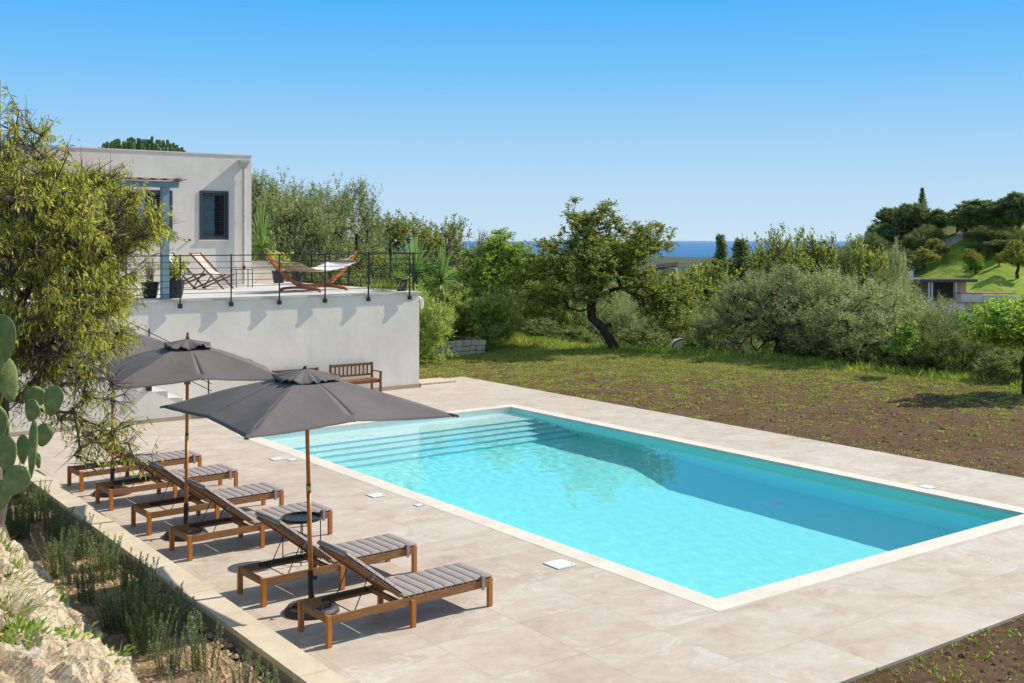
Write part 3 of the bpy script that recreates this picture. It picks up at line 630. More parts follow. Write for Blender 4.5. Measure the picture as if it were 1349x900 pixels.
def make_umbrella(loc, rz, half, zc, ztop, lean, label, seed, wood_finial):
    t = thing('parasol', label, 'parasol', (loc[0], loc[1], 0), R(rz), 'grey parasols over the sun loungers')
    rs = random.Random(seed)
    tx, ty = lean
    def pp(z): return (tx*z/2.5, ty*z/2.5, z)
    b = MB(); b.tube([pp(.38), pp(1.24)], .024, 16); b.tube([pp(1.32), pp(ztop)], .021, 16); b.build('pole', M['wood_pole'], t, smooth=True)
    b = MB(); b.tube([pp(1.24), pp(1.32)], .0255, 16); b.build('brass_joint', M['brass'], t, smooth=True)
    b = MB(); b.tube([(0, 0, .06), pp(.42)], .033, 16)
    b.tube([(0, 0, .36), (.0, -.07, .365)], .008, 8); b.tube([(0, -.07, .365), (0, -.085, .365)], .022, 10); b.build('base_tube', M['black'], t, smooth=False)
    b = MB(); b.lathe([(.0, .062), (.06, .062), (.07, .05)], n=24); b.lathe([(.20, .052), (.215, .066), (.25, .06), (.275, .03), (.285, 0)], n=40)
    b.lathe([(.14, .05), (.15, .058), (.165, .05)], n=30)
    for k in range(26):
        a = 2*PI*k/26; b.beam((.06*math.cos(a), .06*math.sin(a), .052), (.21*math.cos(a), .21*math.sin(a), .055), .010, .02)
    b.lathe([(0, .02), (.28, .018), (.285, 0)], n=40)
    b.build('base', M['iron'], t)
    # canopy: eight ribs, cloth sags between them
    nseg, ns, nt_ = 8, 22, 14
    apex = Vector(pp(ztop-.06)); vs = []; fs = []
    ends = []
    for k in range(8):
        if k % 2 == 0: a = R(45+k*45); ends.append(Vector((half*1.414*math.cos(a), half*1.414*math.sin(a), zc+rs.uniform(-.015, .015)-.035)))
        else: a = R(45+k*45); ends.append(Vector((half*.955*math.cos(a), half*.955*math.sin(a), zc+.012)))
    cc = Vector((tx, ty, 0)) * (zc/2.5)
    for k in range(8):
        A = ends[k]+cc; B = ends[(k+1) % 8]+cc; base = len(vs)
        for i in range(ns+1):
            s = i/ns
            for j in range(nt_+1):
                u = j/nt_; e_ = A.lerp(B, u)
                p = apex.lerp(e_, s)
                p.z += .028*math.sin(PI*s) - .018*math.sin(PI*u)*s**1.2
                mid = (A+B)/2; inn = (cc-mid); inn.z = 0
                p += inn*(.035*math.sin(PI*u)*s**2)
                p.z += .004*noise.noise((p.x*7+seed, p.y*7, 0))+.004*math.sin((u-.5)*40+3*noise.noise((p.x*2, p.y*2, seed)))*s*(1-s)
                vs.append(tuple(p))
        m_ = nt_+1
        fs += [(base+i*m_+j, base+i*m_+j+1, base+(i+1)*m_+j+1, base+(i+1)*m_+j) for i in range(ns) for j in range(nt_)]
    b = MB(); b.add(vs, fs)
    me = bpy.data.meshes.new('canopy'); me.from_pydata(b.v, [], b.f); bm = bmesh.new(); bm.from_mesh(me)
    bmesh.ops.remove_doubles(bm, verts=bm.verts, dist=.0008); bmesh.ops.recalc_face_normals(bm, faces=bm.faces)
    for f_ in bm.faces: f_.smooth = True
    for e_ in bm.edges:
        if len(e_.link_faces) == 2 and e_.calc_face_angle(0) > R(7): e_.smooth = False
    bm.to_mesh(me); bm.free(); me.materials.append(M['canopy']); c = bpy.data.objects.new('canopy', me); link(c, t)
    sd = c.modifiers.new('s', 'SOLIDIFY'); sd.thickness = .003; sd.offset = -1
    # corner pockets and hem
    for k in range(0, 8, 2):
        e_ = ends[k]+cc; inn = (apex-e_).normalized(); bb = MB(); bb.beam(e_+inn*.10-Vector((0, 0, .003)), e_-inn*.012, .05, .022, (0, 0, 1)); bb.build('corner_pocket', M['canopy'], c, bevel=.008)
    # ruffled vent cap
    vs = []; nr, na = 8, 72
    for i in range(nr+1):
        s = i/nr
        for j in range(na):
            a = 2*PI*j/na; sq = 1/max(abs(math.cos(a)), abs(math.sin(a)))
            rad =   .30*half/1.12*s*(sq*.55+.45)
            z = ztop-.005-.075*s-.02*s*s+.055*s*s*noise.noise((math.cos(a)*3.2, math.sin(a)*3.2, seed*5.3))+.05*s*s*noise.noise((math.cos(a)*8, math.sin(a)*8, seed*2.3))
            q = Vector(pp(ztop)); vs.append((q.x+rad*math.cos(a), q.y+rad*math.sin(a), z))
    b = MB(); b.add(vs, [(i*na+j, i*na+(j+1) % na, (i+1)*na+(j+1) % na, (i+1)*na+j) for i in range(nr) for j in range(na)])
    o = b.build('vent_cap', M['canopy'], t, smooth=True); sd = o.modifiers.new('s', 'SOLIDIFY'); sd.thickness = .003
    b = MB()
    q = pp(ztop); b.lathe([(.0, .085), (.012, .08), (.02, .065), (.012, .045), (.022, .03), (.026, .015), (.026, .0)] if wood_finial else [(0, .03), (.02, .025), (.03, 0)], q[0], q[1], 14); b.v = [(x, y, z+ztop-.01) for x, y, z in b.v]
    b.build('finial', M['wood_dark'] if wood_finial else M['black'], t, smooth=True)
    hub = Vector(pp(zc-.12))
    b = MB(); b.tube([hub-Vector((0, 0, .05)), hub+Vector((0, 0, .05))], .042, 14); b.build('runner_hub', M['wood_pole'], t)
    for k in range(8):
        e_ = ends[k]+cc
        def cp(s): 
            p = apex.lerp(e_, s); p.z += .028*math.sin(PI*s)-.022; return p
        r_ = MB(); r_.tube([cp(s) for s in (.02, .25, .5, .75, .97)], .010, 6); rb = r_.build('rib', M['wood_pole'], t)
        r_ = MB(); r_.tube([hub, cp(.5)], .008, 6); r_.build('strut', M['wood_pole'], rb)
    return t
make_umbrella((5.10, 10.45), 0, 1.13, 2.10, 2.52, (-.055, .03), 'grey parasol with black finial over the two nearest loungers', 1, False)
make_umbrella((5.08, 14.07), -10, 1.08, 2.13, 2.56, (.03, .05), 'middle grey parasol with a turned wooden finial', 2, True)
make_umbrella((5.03, 17.08), -4, 1.12, 2.12, 2.56, (.02, .02), 'farthest grey parasol, mostly hidden behind almond leaves', 3, True)

# round tray table
x, y = G(397, 740); x, y = XY((397.5-CX)/F*13.25, 13.25)
t = thing('side_table', 'round black metal tray table beside the second lounger', 'side table', (x, y, 0))
b = MB(); b.lathe([(0, .50), (.225, .50), (.23, .53), (.236, .53), (.238, .495), (.0, .494)], n=40); b.build('tray', M['black'], t, smooth=False)
for k in range(4):
    a = PI/4+k*PI/2+.3; b = MB(); b.tube([(.222*math.cos(a), .222*math.sin(a), 0), (.222*math.cos(a), .222*math.sin(a), .5)], .007, 8); b.build('leg', M['black'], t)
b = MB(); pts = [(.222*math.cos(a), .222*math.sin(a), .04) for a in [2*PI*k/32 for k in range(33)]]; b.tube(pts, .006, 6, False); b.build('foot_ring', M['black'], t)

# garden benches
def make_bench():
    t = thing('garden_bench', '', ''); Wd = 1.15
    for x in (0, Wd):
        b = MB(); b.box(x-.025, .42, 0, x+.025, .47, .86); b.build('rear_leg', M['wood_dark'], t, bevel=.004)
        b = MB(); b.box(x-.025, -.02, 0, x+.025, .03, .62); b.build('front_leg', M['wood_dark'], t, bevel=.004)
        b = MB(); b.box(x-.032, -.05, .62, x+.032, .42, .645); b.build('armrest', M['wood_dark'], t, bevel=.004)
    b = MB()
    for k in range(5): b.box(-.02, .0+k*.088, .41, Wd+.02, .07+k*.088, .43)
    b.build('seat', M['wood'], t, bevel=.003)
    b = MB(); b.box(.025, 0, .34, Wd-.025, .025, .41).box(.025, .43, .34, Wd-.025, .455, .41); b.build('apron', M['wood_dark'], t)
    b = MB(); b.box(.025, .43, .78, Wd-.025, .46, .85).box(.025, .43, .5, Wd-.025, .46, .55)
    for k in range(9): x = .13+k*(Wd-.26)/8; b.box(x-.02, .437, .55, x+.02, .455, .78)
    b.build('backrest', M['wood_dark'], t, bevel=.003)
    return t
bn = make_bench(); bn.scale = (1, 1, .9); bn.location = (12.42, 23.98, 0); tag(bn, 'slatted wooden garden bench against the white terrace wall, right one in full view', 'bench', 'wooden benches against the terrace wall')
b2_ = copy_tree(bn); b2_.location = (10.92, 23.98, 0); b2_.scale = (1, 1, .86); b2_['label'] = 'wooden garden bench mostly hidden behind the nearest parasol'

# hammock on a curved stand
hm = thing('hammock_stand', 'curved reddish larch hammock stand on the terrace', 'hammock stand', (12.92, 26.35, TZ), math.atan2(.423, .906))
HL = 1.86
def arc(s): return Vector((s*HL, 0, .13+.90*abs(s)**2.3))
for off, rng_ in ((.0, (-1, .42)), (.032, (-.42, 1))):
    b = MB(); vs = []; n = 30
    for i in range(n+1):
        s = rng_[0]+(rng_[1]-rng_[0])*i/n; p = arc(s); tg = (arc(s+.01)-arc(s-.01)).normalized(); nm = Vector((-tg.z, 0, tg.x))
        for yy, hh in ((-1, -1), (1, -1), (1, 1), (-1, 1)): q = p+nm*(.05+(.03 if off else 0)*0)*hh*.9; vs.append((q.x, (.028 if off else -.028)+yy*.027, q.z))
    b.add(vs, [(i*4+k, i*4+(k+1) % 4, i*4+4+(k+1) % 4, i*4+4+k) for i in range(n) for k in range(4)]+[(0, 1, 2, 3), (n*4+3, n*4+2, n*4+1, n*4)])
    b.build('curved_beam', M['wood_red'], hm, bevel=.004)
for sx in (-.55, .55):
    b = MB(); vs = []; n = 16
    for i in range(n+1):
        u = -1+2*i/n; z = .06+.055*(1-u*u)
        for xx, zz in ((-.04, -.035), (.04, -.035), (.04, .035), (-.04, .035)): vs.append((sx+xx, u*.66, z+zz-(.025 if abs(u) > .9 else 0)))
    b.add(vs, [(i*4+k, i*4+(k+1) % 4, i*4+4+(k+1) % 4, i*4+4+k) for i in range(n) for k in range(4)]+[(0, 1, 2, 3), (n*4+3, n*4+2, n*4+1, n*4)])
    b.build('foot_bar', M['wood_red'], hm, bevel=.004)
hk = thing('hammock', 'white and tan cloth hammock slung from the curved wooden stand', 'hammock', (12.92, 26.35, TZ), math.atan2(.423, .906))
def hz(u, v): return .56+.20*abs(u)**2 - .05*(1-v*v)
for nm_, m_, a0, a1 in (('tan_cloth', 'cloth_tan', -1.15, -.12), ('white_cloth', 'cloth_white', -.12, 1.2)):
    vs = []; n1_, n2_ = 30, 12
    for i in range(n1_+1):
        u = a0+(a1-a0)*i/n1_
        for j in range(n2_+1):
            v_ = -1+2*j/n2_; vs.append((u, v_*.48, hz(u/1.2, v_)+.006*math.sin(u*23+v_*3)))
    b = MB(); b.add(vs, [(i*(n2_+1)+j, i*(n2_+1)+j+1, (i+1)*(n2_+1)+j+1, (i+1)*(n2_+1)+j) for i in range(n1_) for j in range(n2_)])
    o = b.build(nm_, M[m_], hk, smooth=True); sd = o.modifiers.new('s', 'SOLIDIFY'); sd.thickness = .008
for sx in (-1, 1):
    x = 1.19*sx if sx > 0 else -1.14; z = hz(.98, 0)+.02
    b = MB(); b.tube([(x, -.52, z+.03), (x, .52, z+.03)], .016, 8); b.build('spreader_bar', M['wood_red'], hk)
    tip = arc(.97*sx); kn = Vector((x+(tip.x-x)*.45, 0, z+(tip.z-z)*.45))
    b = MB()
    for k in range(11): b.tube([(x, -.46+k*.092, z+.03), kn], .006, 5)
    b.tube([kn, tip], .009, 6); b.build('cords', M['rope'], hk)

# folding deck chairs
def deck_chair(loc, rz, cloth, label):
    t = thing('deck_chair', label, 'deck chair', loc, R(rz), 'folding deck chairs by the house wall')
    for y in (-.27, .27):
        b = MB(); b.beam((-.45, y, .02), (.50, y, .02+.0), .02, .02) if False else b.beam((.52, y, .0), (-.50, y, .98), .03, .045, (1, 0, 1)); b.build('long_rail', M['wood'], t, bevel=.003)
        yy = y*.9; b = MB(); b.beam((-.42, yy, .0), (.56, yy, .40), .03, .04); b.build('short_rail', M['wood'], t, bevel=.003)
        b = MB(); b.beam((-.05, y*1.06, .52), (-.36, y*1.06, .06), .018, .03); b.build('prop', M['wood'], t)
    b = MB(); b.tube([(-.50, -.28, .97), (-.50, .28, .97)], .016, 8); b.build('top_bar', M['wood'], t)
    b = MB(); b.tube([(.55, -.26, .40), (.55, .26, .40)], .016, 8); b.build('front_bar', M['wood'], t)
    vs = []; n = 20
    for i in range(n+1):
        u = i/n; x = -.50+1.05*u; z = .97-.57*u-.30*math.sin(PI*min(u*1.05, 1))**1.2*.75
        for y in (-.24, -.12, 0, .12, .24): vs.append((x, y, z-.015*(1-(y/.24)**2)))
    b = MB(); b.add(vs, [(i*5+j, i*5+j+1, (i+1)*5+j+1, (i+1)*5+j) for i in range(n) for j in range(4)])
    o = b.build('canvas', cloth, t, smooth=True); sd = o.modifiers.new('s', 'SOLIDIFY'); sd.thickness = .006
    return t
deck_chair((11.25, 29.2, TZ), -50, M['cloth_pink'], 'folding deck chair with pale pink canvas beside the black side table')
deck_chair((10.62, 29.6, TZ), -50, M['stripes'], 'folding deck chair with red white and blue striped canvas')
t = thing('side_table', 'slim black wire side table holding a red candle glass', 'side table', (12.28, 29.55, TZ))
b = MB(); b.box(-.25, -.17, .50, .25, .17, .515); b.build('table_top', M['black'], t)
for x in (-.24, .24):
    for y in (-.16, .16): b = MB(); b.box(x-.009, y-.009, 0, x+.009, y+.009, .5); b.build('leg', M['black'], t)
b = MB(); b.lathe([(0, 0), (.035, 0), (.04, .1), (.033, .1), (.03, .02), (0, .02)], n=18)
o = b.build('candle_glass', M['red'], None, smooth=False); o.location = (12.32, 29.5, TZ+.516); tag(o, 'small red candle glass standing on the black side table', 'candle')

def pot_lathe(r, h): return [(0, 0), (r*.72, 0), (r*.86, h*.35), (r*.97, h*.85), (r*1.04, h*.87), (r*1.04, h), (r*.93, h), (r*.9, h*.88), (0, h*.86)]
# ------------------------------------------------------------------ vegetation
def unit(a): return a/np.maximum(np.linalg.norm(a, axis=-1, keepdims=True), 1e-9)
def leafgeo(P, Dv, L_, W_, rng, fold=.25, bend=.0):
    n = len(P); Dv = unit(Dv); rnd = rng.normal(size=(n, 3)); S = unit(np.cross(Dv, rnd)); Nn = np.cross(S, Dv)
    L_ = (L_*rng.uniform(.7, 1.25, (n, 1))); W_ = W_*rng.uniform(.75, 1.2, (n, 1))
    c = P+Dv*L_*.48+Nn*W_*fold
    tip = P+Dv*L_-np.array([0, 0, 1.])*bend*L_
    V = np.stack([P, c+S*W_/2, tip, c-S*W_/2], 1).reshape(-1, 3)
    return V, np.arange(4*n).reshape(n, 4)
def tubes(A, B, ra, rb, n=5):
    d = unit(B-A); ref = np.where(np.abs(d[:, 2:3]) > .9, np.array([[1., 0, 0]]), np.array([[0, 0, 1.]]))
    x = unit(np.cross(d, ref)); y = np.cross(d, x); an = np.linspace(0, 2*PI, n, endpoint=False)
    ring = x[:, None, :]*np.cos(an)[None, :, None]+y[:, None, :]*np.sin(an)[None, :, None]
    a = A[:, None, :]+ring*ra[:, None, None]; b = B[:, None, :]+ring*rb[:, None, None]
    V = np.concatenate([a, b], 1).reshape(-1, 3); m_ = len(A); base = (np.arange(m_)*2*n)[:, None]
    k = np.arange(n)[None, :]; k2 = (k+1) % n
    return V, np.stack([base+k, base+k2, base+n+k2, base+n+k], -1).reshape(-1, 4)
def tree(seed, trunk, lobes, nclu, spray, leaf, lm, bark, r0=.16, rtip=.008, shell=.5, gap=.35, twigs=False, upb=.4, outb=.8, rnd=.7, droop=.2, curl=.12, fill=1, sides=6, reach=1.0, thin=None):
    """trunk: list of points; lobes: (centre, radii, weight); spray: (n, length, leaves); leaf: (length, width)"""
    rng = np.random.RandomState(seed); T = np.array(trunk, float)
    # densify trunk
    nodes = [T[0]]; par = [-1]
    for a, b in zip(T[:-1], T[1:]):
        k = max(2, int(np.linalg.norm(b-a)/.18))
        for i in range(1, k+1): nodes.append(a+(b-a)*i/k+rng.normal(size=3)*.012*r0/.1); par.append(len(nodes)-2)
    ntr = len(nodes)
    w_ = np.array([l[2] for l in lobes], float); w_ /= w_.sum(); pts = []
    while len(pts) < nclu:
        c, r, _ = lobes[rng.choice(len(lobes), p=w_)]
        u = unit(rng.normal(size=3)); rad = rng.uniform(0, 1)**(shell) ; p = np.array(c)+u*np.array(r)*rad*rng.uniform(.88, 1.06)
        if gap and noise.noise(Vector(p*1.1+seed*3.1)) < -gap*.55+(.0 if rad > .5 else 0): continue
        pts.append(p)
    pts = np.array(pts); start = nodes[-1]
    order = np.argsort(np.linalg.norm(pts-T[-1], axis=1))
    arr = np.zeros((ntr+nclu*8+10, 3)); arr[:ntr] = nodes; cost = np.zeros(len(arr)); cnt = ntr; par = par+[0]*(len(arr)-ntr)
    cost[:ntr] = np.linspace(1.6, 0, ntr)*np.linalg.norm(T[-1]-T[0])
    tips = []
    for oi in order:
        p = pts[oi]; dist = np.linalg.norm(arr[:cnt]-p, axis=1)+cost[:cnt]; j = int(np.argmin(dist)); q = arr[j].copy()
        ln = np.linalg.norm(p-q); k = max(1, min(7, int(ln/.22))); off = rng.normal(size=3)*curl*ln
        prev = j; base_c = cost[j] if j >= ntr else 0
        for i in range(1, k+1):
            t_ = i/k; arr[cnt] = q+(p-q)*t_+off*math.sin(PI*t_)*.8+rng.normal(size=3)*.02*ln; cost[cnt] = base_c+ln*t_*.12*reach
            par[cnt] = prev; prev = cnt; cnt += 1
        tips.append(prev)
    ch = np.zeros(cnt)
    for t_ in tips: ch[t_] += 1
    for i in range(cnt-1, 0, -1): ch[par[i]] += ch[i]
    rad = rtip*np.maximum(ch, 1)**.5; sc = r0/max(rad[:ntr].max(), 1e-6)
    rad = rtip+(rad-rtip)*(r0-rtip)/(rad[1:ntr].max()-rtip)
    tt = np.arange(ntr)/ntr; rad[:ntr] = np.maximum(rad[:ntr], r0*(1-.35*tt)*.9)+.35*r0*np.exp(-tt*ntr/2.2)
    i = np.arange(1, cnt); pr = np.array(par[1:cnt]); A = arr[pr]; B = arr[i]
    ra = np.minimum(rad[pr], rad[i]*1.35+.002); rb = rad[i]
    tk = i < ntr; Vb, Fb = tubes(A, B+unit(B-A)*rb[:, None]*.25, ra, rb, sides)
    root = bpy.data.objects.new('tree', None); link(root)
    lump = rng.normal(size=Vb.shape)*.05*0
    trunk_v = [Vb]; trunk_f = [Fb]; nb = len(Vb)
    # sprays
    ns, sl_, nl = spray; tp = arr[tips]; 
    if fill > 1: # also on the way to the tip
        extra = np.array([par[t_] for t_ in tips]); tp = np.concatenate([tp, arr[extra]])
    cen = sum(np.array(l[0])*l[2] for l in lobes)/sum(l[2] for l in lobes)
    P0 = np.repeat(tp, ns, 0); outw = unit(P0-cen); 
    dirs = unit(outw*outb+np.array([0, 0, 1.])*upb+rng.normal(size=P0.shape)*rnd)
    lens = sl_*rng.uniform(.6, 1.3, (len(P0), 1))
    if twigs:
        Vt, Ft = tubes(P0, P0+dirs*lens, np.full(len(P0), rtip*.7), np.full(len(P0), rtip*.25), 3)
        trunk_v.append(Vt); trunk_f.append(Ft+nb); nb += len(Vt)
    t_ = rng.uniform(.05, 1.05, (len(P0), nl, 1)); pos = P0[:, None]+dirs[:, None]*lens[:, None]*t_
    pos = pos.reshape(-1, 3)+rng.normal(size=(len(P0)*nl, 3))*.012
    ld = np.repeat(dirs, nl, 0)*.55+rng.normal(size=pos.shape)*.55+np.array([0, 0, -droop])
    if thin is not None: k_ = thin(pos, rng); pos = pos[k_]; ld = ld[k_]
    Vl, Fl = leafgeo(pos, ld, leaf[0], leaf[1], rng)
    npmesh('trunk', np.concatenate(trunk_v), np.concatenate(trunk_f), bark, root, smooth=True)
    if len(Vl) and nl > 0: npmesh('crown', Vl, Fl, lm, root)
    root['H'] = float((Vl if nl > 0 else Vb)[:, 2].max()); Vx = (Vl if nl > 0 else Vb)
    root['W'] = float(np.percentile(np.hypot(Vx[:, 0]-cen[0], Vx[:, 1]-cen[1]), 92)*2)
    return root
used = set()
def put(proto, loc, sc, rz, name, label, cat, group=None, swapmat=None):
    key = proto['proto']
    if key in used: o = copy_tree(proto)
    else: o = proto; used.add(key)
    o.name = name; o.location = loc; o.scale = (sc if isinstance(sc, tuple) else (sc, sc, sc)); o.rotation_euler = (0, 0, rz)
    for k in ('H', 'W'):
        pass
    tag(o, label, cat, group); planted.append(o); return o
planted = []
meta = {}
def reg(root, base='p'):
    meta[root.name] = (root['H'], root['W']); del root['H']; del root['W']; return root
def plant(proto, px, d, ytop, wpx, rz, name, label, cat='tree', group=None, zb=None, pyb=None):
    x, y = D(px, d); z = terr1(x, y) if zb is None else zb
    H, W = meta[proto['proto']]
    hh = CH-(ytop-HY)/F*d-z; sz = hh/H; sx = (wpx/F*d)/W if wpx else sz
    return put(proto, (x, y, z-.05), (sx, sx, sz), rz, name, label, cat, group)
def P_(r): nm = r.name; r['proto'] = nm; return reg(r)

# --- the near almond tree at the left
def W3d(px, py, d): x, y = D(px, d); return (x, y, CH-(py-HY)/F*d)
ax_, ay_ = D(-8, 12.0); az_ = terr1(ax_, ay_)
o3 = np.array([ax_, ay_, az_])
def rel(px, py, d): return tuple(np.array(W3d(px, py, d))-o3)
al = tree(11, [(0, 0, -.1), (.02, .0, .5), (-.04, .05, 1.0), (.02, .02, 1.5)],
    [(rel(20, 330, 12.0), (1.55, 1.5, 1.25), 3.2), (rel(150, 590, 11.7), (.5, .5, .3), .22), (rel(92, 400, 11.9), (.64, .9, .85), 1.1), (rel(95, 285, 12.1), (.78, .9, .62), 1.0), (rel(165, 300, 12.0), (.36, .4, .28), .18), (rel(15, 215, 12.0), (.62, .6, .72), .6), (rel(112, 535, 11.8), (.5, .6, .42), .26), (rel(-70, 400, 12.3), (1.4, 1.4, 1.6), 1.6),
     (rel(48, 480, 11.6), (.72, .7, .7), .7)],
    940, (5, .25, 8), (.078, .0175), L['almond'], M['bark_grey'], r0=.12, rtip=.0065, shell=.42, gap=.75, twigs=True, upb=.15, outb=.6, rnd=.8, droop=1.15, curl=.16, fill=2, sides=6,
    thin=lambda P, g: (g.uniform(size=len(P)) < np.clip(.32+.85*ss(P[:, 2]+az_, 2.2, 3.2), 0, 1)) & (np.array([noise.noise(Vector(q)*2.4) for q in P]) > -.17))
P_(al); put(al, tuple(o3), 1, 0, 'almond_tree', 'large almond tree with drooping yellow green leaves at the left edge of the photo', 'tree')

# --- prototypes, base at the origin
T1 = P_(tree(21, [(0, 0, -.1), (-.10, 0, .35), (-.34, .02, .8), (-.60, .05, 1.2), (-.62, 0, 1.6)],
    [((-.7, 0, 2.9), (1.75, 1.7, 1.3), 4), ((-.25, 0, 3.6), (1.05, 1.1, .9), 1.6), ((-.6, .2, 4.5), (.75, .85, 1.05), 1.5), ((.65, -.2, 3.7), (.8, .9, 1.1), 1.3), ((.9, 0, 2.2), (1.15, 1.2, 1.0), 1.6), ((1.35, -.2, 1.45), (.8, .9, .75), .9), ((-2.0, .2, 2.3), (.8, 1, .95), .9), ((-1.7, .3, 1.6), (.6, .7, .5), .4)],
    980, (6, .22, 8), (.085, .042), L['carob'], M['bark'], r0=.125, rtip=.0075, shell=.5, gap=.28, twigs=True, upb=.5, outb=.6, rnd=.8, curl=.14))
T2 = P_(tree(22, [(0, 0, -.1), (.02, 0, .7), (-.12, 0, 1.3), (-.05, .05, 1.9)],
    [((.1, 0, 3.1), (1.15, 1.2, .9), 3), ((.2, 0, 3.95), (.75, .7, .6), 1), ((-.75, 0, 2.75), (.6, .8, .5), .7), ((.85, 0, 2.5), (.6, .7, .6), .7)],
    300, (6, .2, 8), (.085, .042), L['green'], M['bark'], r0=.11, rtip=.008, shell=.5, gap=.7, twigs=True, upb=.5, outb=.6, rnd=.8))
def olive(seed, lm, n=520, wide=1.0, low=0):
    return P_(tree(seed, [(0, 0, -.1), (.05, .02, .5), (-.05, .08, .95)],
        [((0, 0, 2.0), (1.9*wide, 1.8*wide, 1.1), 4), ((-1.1*wide, .3, 1.6), (1.1, 1.1, 1.0), 1.5), ((1.2*wide, -.2, 1.55), (1.1, 1.1, 1.0), 1.5), ((.2, .4, 2.7), (1.1, 1.1, .7), 1), ((-.2, -1.1, 1.35), (1.3*wide, .8, .95), 1.4)],
        n, (9, .42, 13), (.085, .020), lm, M['bark'], r0=.24, rtip=.008, shell=.33, gap=.4, twigs=False, upb=.95, outb=.75, rnd=.45, droop=.0, curl=.15))
OA = olive(31, L['olive']); OB = olive(32, L['oliveg'], 560, 1.1); OC = olive(33, L['bush'])
SP = P_(tree(41, [(0, 0, -.1), (.1, 0, .8), (-.1, .1, 1.5)],
    [((0, 0, 3.0), (1.9, 1.8, 1.0), 3), ((-.9, 0, 3.6), (.9, .9, .6), 1), ((1.0, .2, 3.5), (.9, .9, .7), 1), ((0, 0, 1.9), (1.5, 1.4, .8), 1)],
    330, (3, .34, 6), (.11, .05), L['carob'], M['bark_grey'], r0=.14, rtip=.010, shell=.5, gap=.5, twigs=True, upb=.9, outb=.6, rnd=.6, curl=.2))
SP2 = P_(tree(42, [(0, 0, -.1), (-.1, 0, .8), (.1, .1, 1.3)],
    [((0, 0, 2.7), (1.8, 1.8, 1.1), 3), ((.9, 0, 3.4), (.9, .9, .6), 1), ((-1.0, .2, 3.0), (.9, .9, .7), 1), ((0, 0, 1.6), (1.5, 1.4, .7), 1.3)],
    380, (4, .30, 8), (.11, .055), L['carob'], M['bark_grey'], r0=.14, rtip=.010, shell=.5, gap=.5, twigs=True, upb=.8, outb=.6, rnd=.7, curl=.2))
BARE = P_(tree(43, [(0, 0, -.1), (.1, 0, .7), (-.05, .1, 1.2)],
    [((0, 0, 2.6), (1.8, 1.6, 1.0), 3), ((.6, 0, 3.2), (.9, .9, .6), 1)],
    260, (4, .45, 1), (.05, .02), L['autumn'], M['bark_grey'], r0=.12, rtip=.011, shell=.5, gap=.3, twigs=True, upb=.9, outb=.6, rnd=.6, curl=.2))
DK = P_(tree(51, [(0, 0, -.1), (.05, 0, .8), (-.05, .05, 1.3)],
    [((0, 0, 2.6), (1.7, 1.7, 1.2), 4), ((-.9, .2, 2.0), (1.1, 1.1, .9), 1.3), ((1.0, 0, 2.3), (1.0, 1.0, .9), 1.3), ((.1, .1, 3.5), (.9, .9, .6), .8)],
    420, (7, .3, 8), (.16, .09), L['dark'], M['bark'], r0=.2, rtip=.012, shell=.35, gap=.35, upb=.7, outb=.7, rnd=.6, curl=.12))
BU = P_(tree(52, [(0, 0, -.1), (.05, 0, .25), (-.05, .05, .45)],
    [((0, 0, 1.1), (1.3, 1.3, .95), 4), ((-.7, .2, .8), (.8, .8, .7), 1.3), ((.8, 0, .85), (.8, .8, .7), 1.3), ((.1, -.5, .6), (1.1, .8, .6), 1)],
    330, (7, .26, 8), (.10, .045), L['bush'], M['bark'], r0=.08, rtip=.008, shell=.35, gap=.3, upb=.7, outb=.7, rnd=.6, curl=.12))
OL = P_(tree(53, [(0, 0, -.1), (.0, 0, .2), (.0, .0, .3)],
    [((0, 0, 1.5), (1.25, 1.25, 1.15), 4), ((-.6, .2, .9), (.8, .8, .8), 1.3), ((.7, 0, 1.0), (.8, .8, .8), 1.3), ((0, 0, .5), (1.1, 1.1, .5), .8)],
    330, (6, .34, 12), (.13, .026), L['oleander'], M['bark_grey'], r0=.06, rtip=.008, shell=.33, gap=.25, upb=1.0, outb=.6, rnd=.5, droop=-.1, curl=.1, twigs=False))
HT = P_(tree(54, [(0, 0, -.1), (.06, 0, .4), (-.12, .05, .8)],
    [((0, 0, 1.9), (1.25, 1.25, 1.0), 3), ((-.8, .2, 1.5), (.7, .7, .6), 1), ((.8, 0, 2.0), (.7, .7, .7), 1), ((.1, 0, 2.9), (.6, .6, .5), .6)],
    260, (5, .22, 7), (.12, .06), L['autumn'], M['bark'], r0=.13, rtip=.014, shell=.45, gap=.45, twigs=True, upb=.7, outb=.6, rnd=.7, curl=.2))
HG = P_(tree(55, [(0, 0, -.1), (.06, 0, .6), (-.05, .05, 1.0)],
    [((0, 0, 1.9), (1.3, 1.3, 1.05), 3), ((-.8, .2, 1.5), (.8, .8, .7), 1), ((.8, 0, 2.1), (.8, .8, .8), 1)],
    280, (7, .26, 7), (.15, .08), L['green'], M['bark'], r0=.16, rtip=.014, shell=.4, gap=.4, upb=.7, outb=.6, rnd=.7, curl=.2))
CI = P_(tree(56, [(0, 0, -.1), (-.03, 0, .5), (.05, .0, .75), (-.1, 0, 1.0)],
    [((-.1, 0, 1.65), (.85, .85, .55), 3), ((-.55, .0, 1.45), (.5, .5, .4), 1), ((.5, 0, 1.7), (.6, .6, .5), 1)],
    210, (6, .16, 9), (.085, .045), L['green'], M['bark'], r0=.055, rtip=.006, shell=.4, gap=.4, upb=.4, outb=.6, rnd=.7, curl=.2))
SA = P_(tree(57, [(0, 0, -.1), (.01, 0, .6), (0, .0, 1.6)],
    [((0, 0, 1.35), (.38, .38, .6), 3)], 55, (4, .12, 7), (.09, .05), L['green'], M['stem'], r0=.016, rtip=.004, shell=.5, gap=.3, upb=.5, outb=.6, rnd=.7, curl=.1))
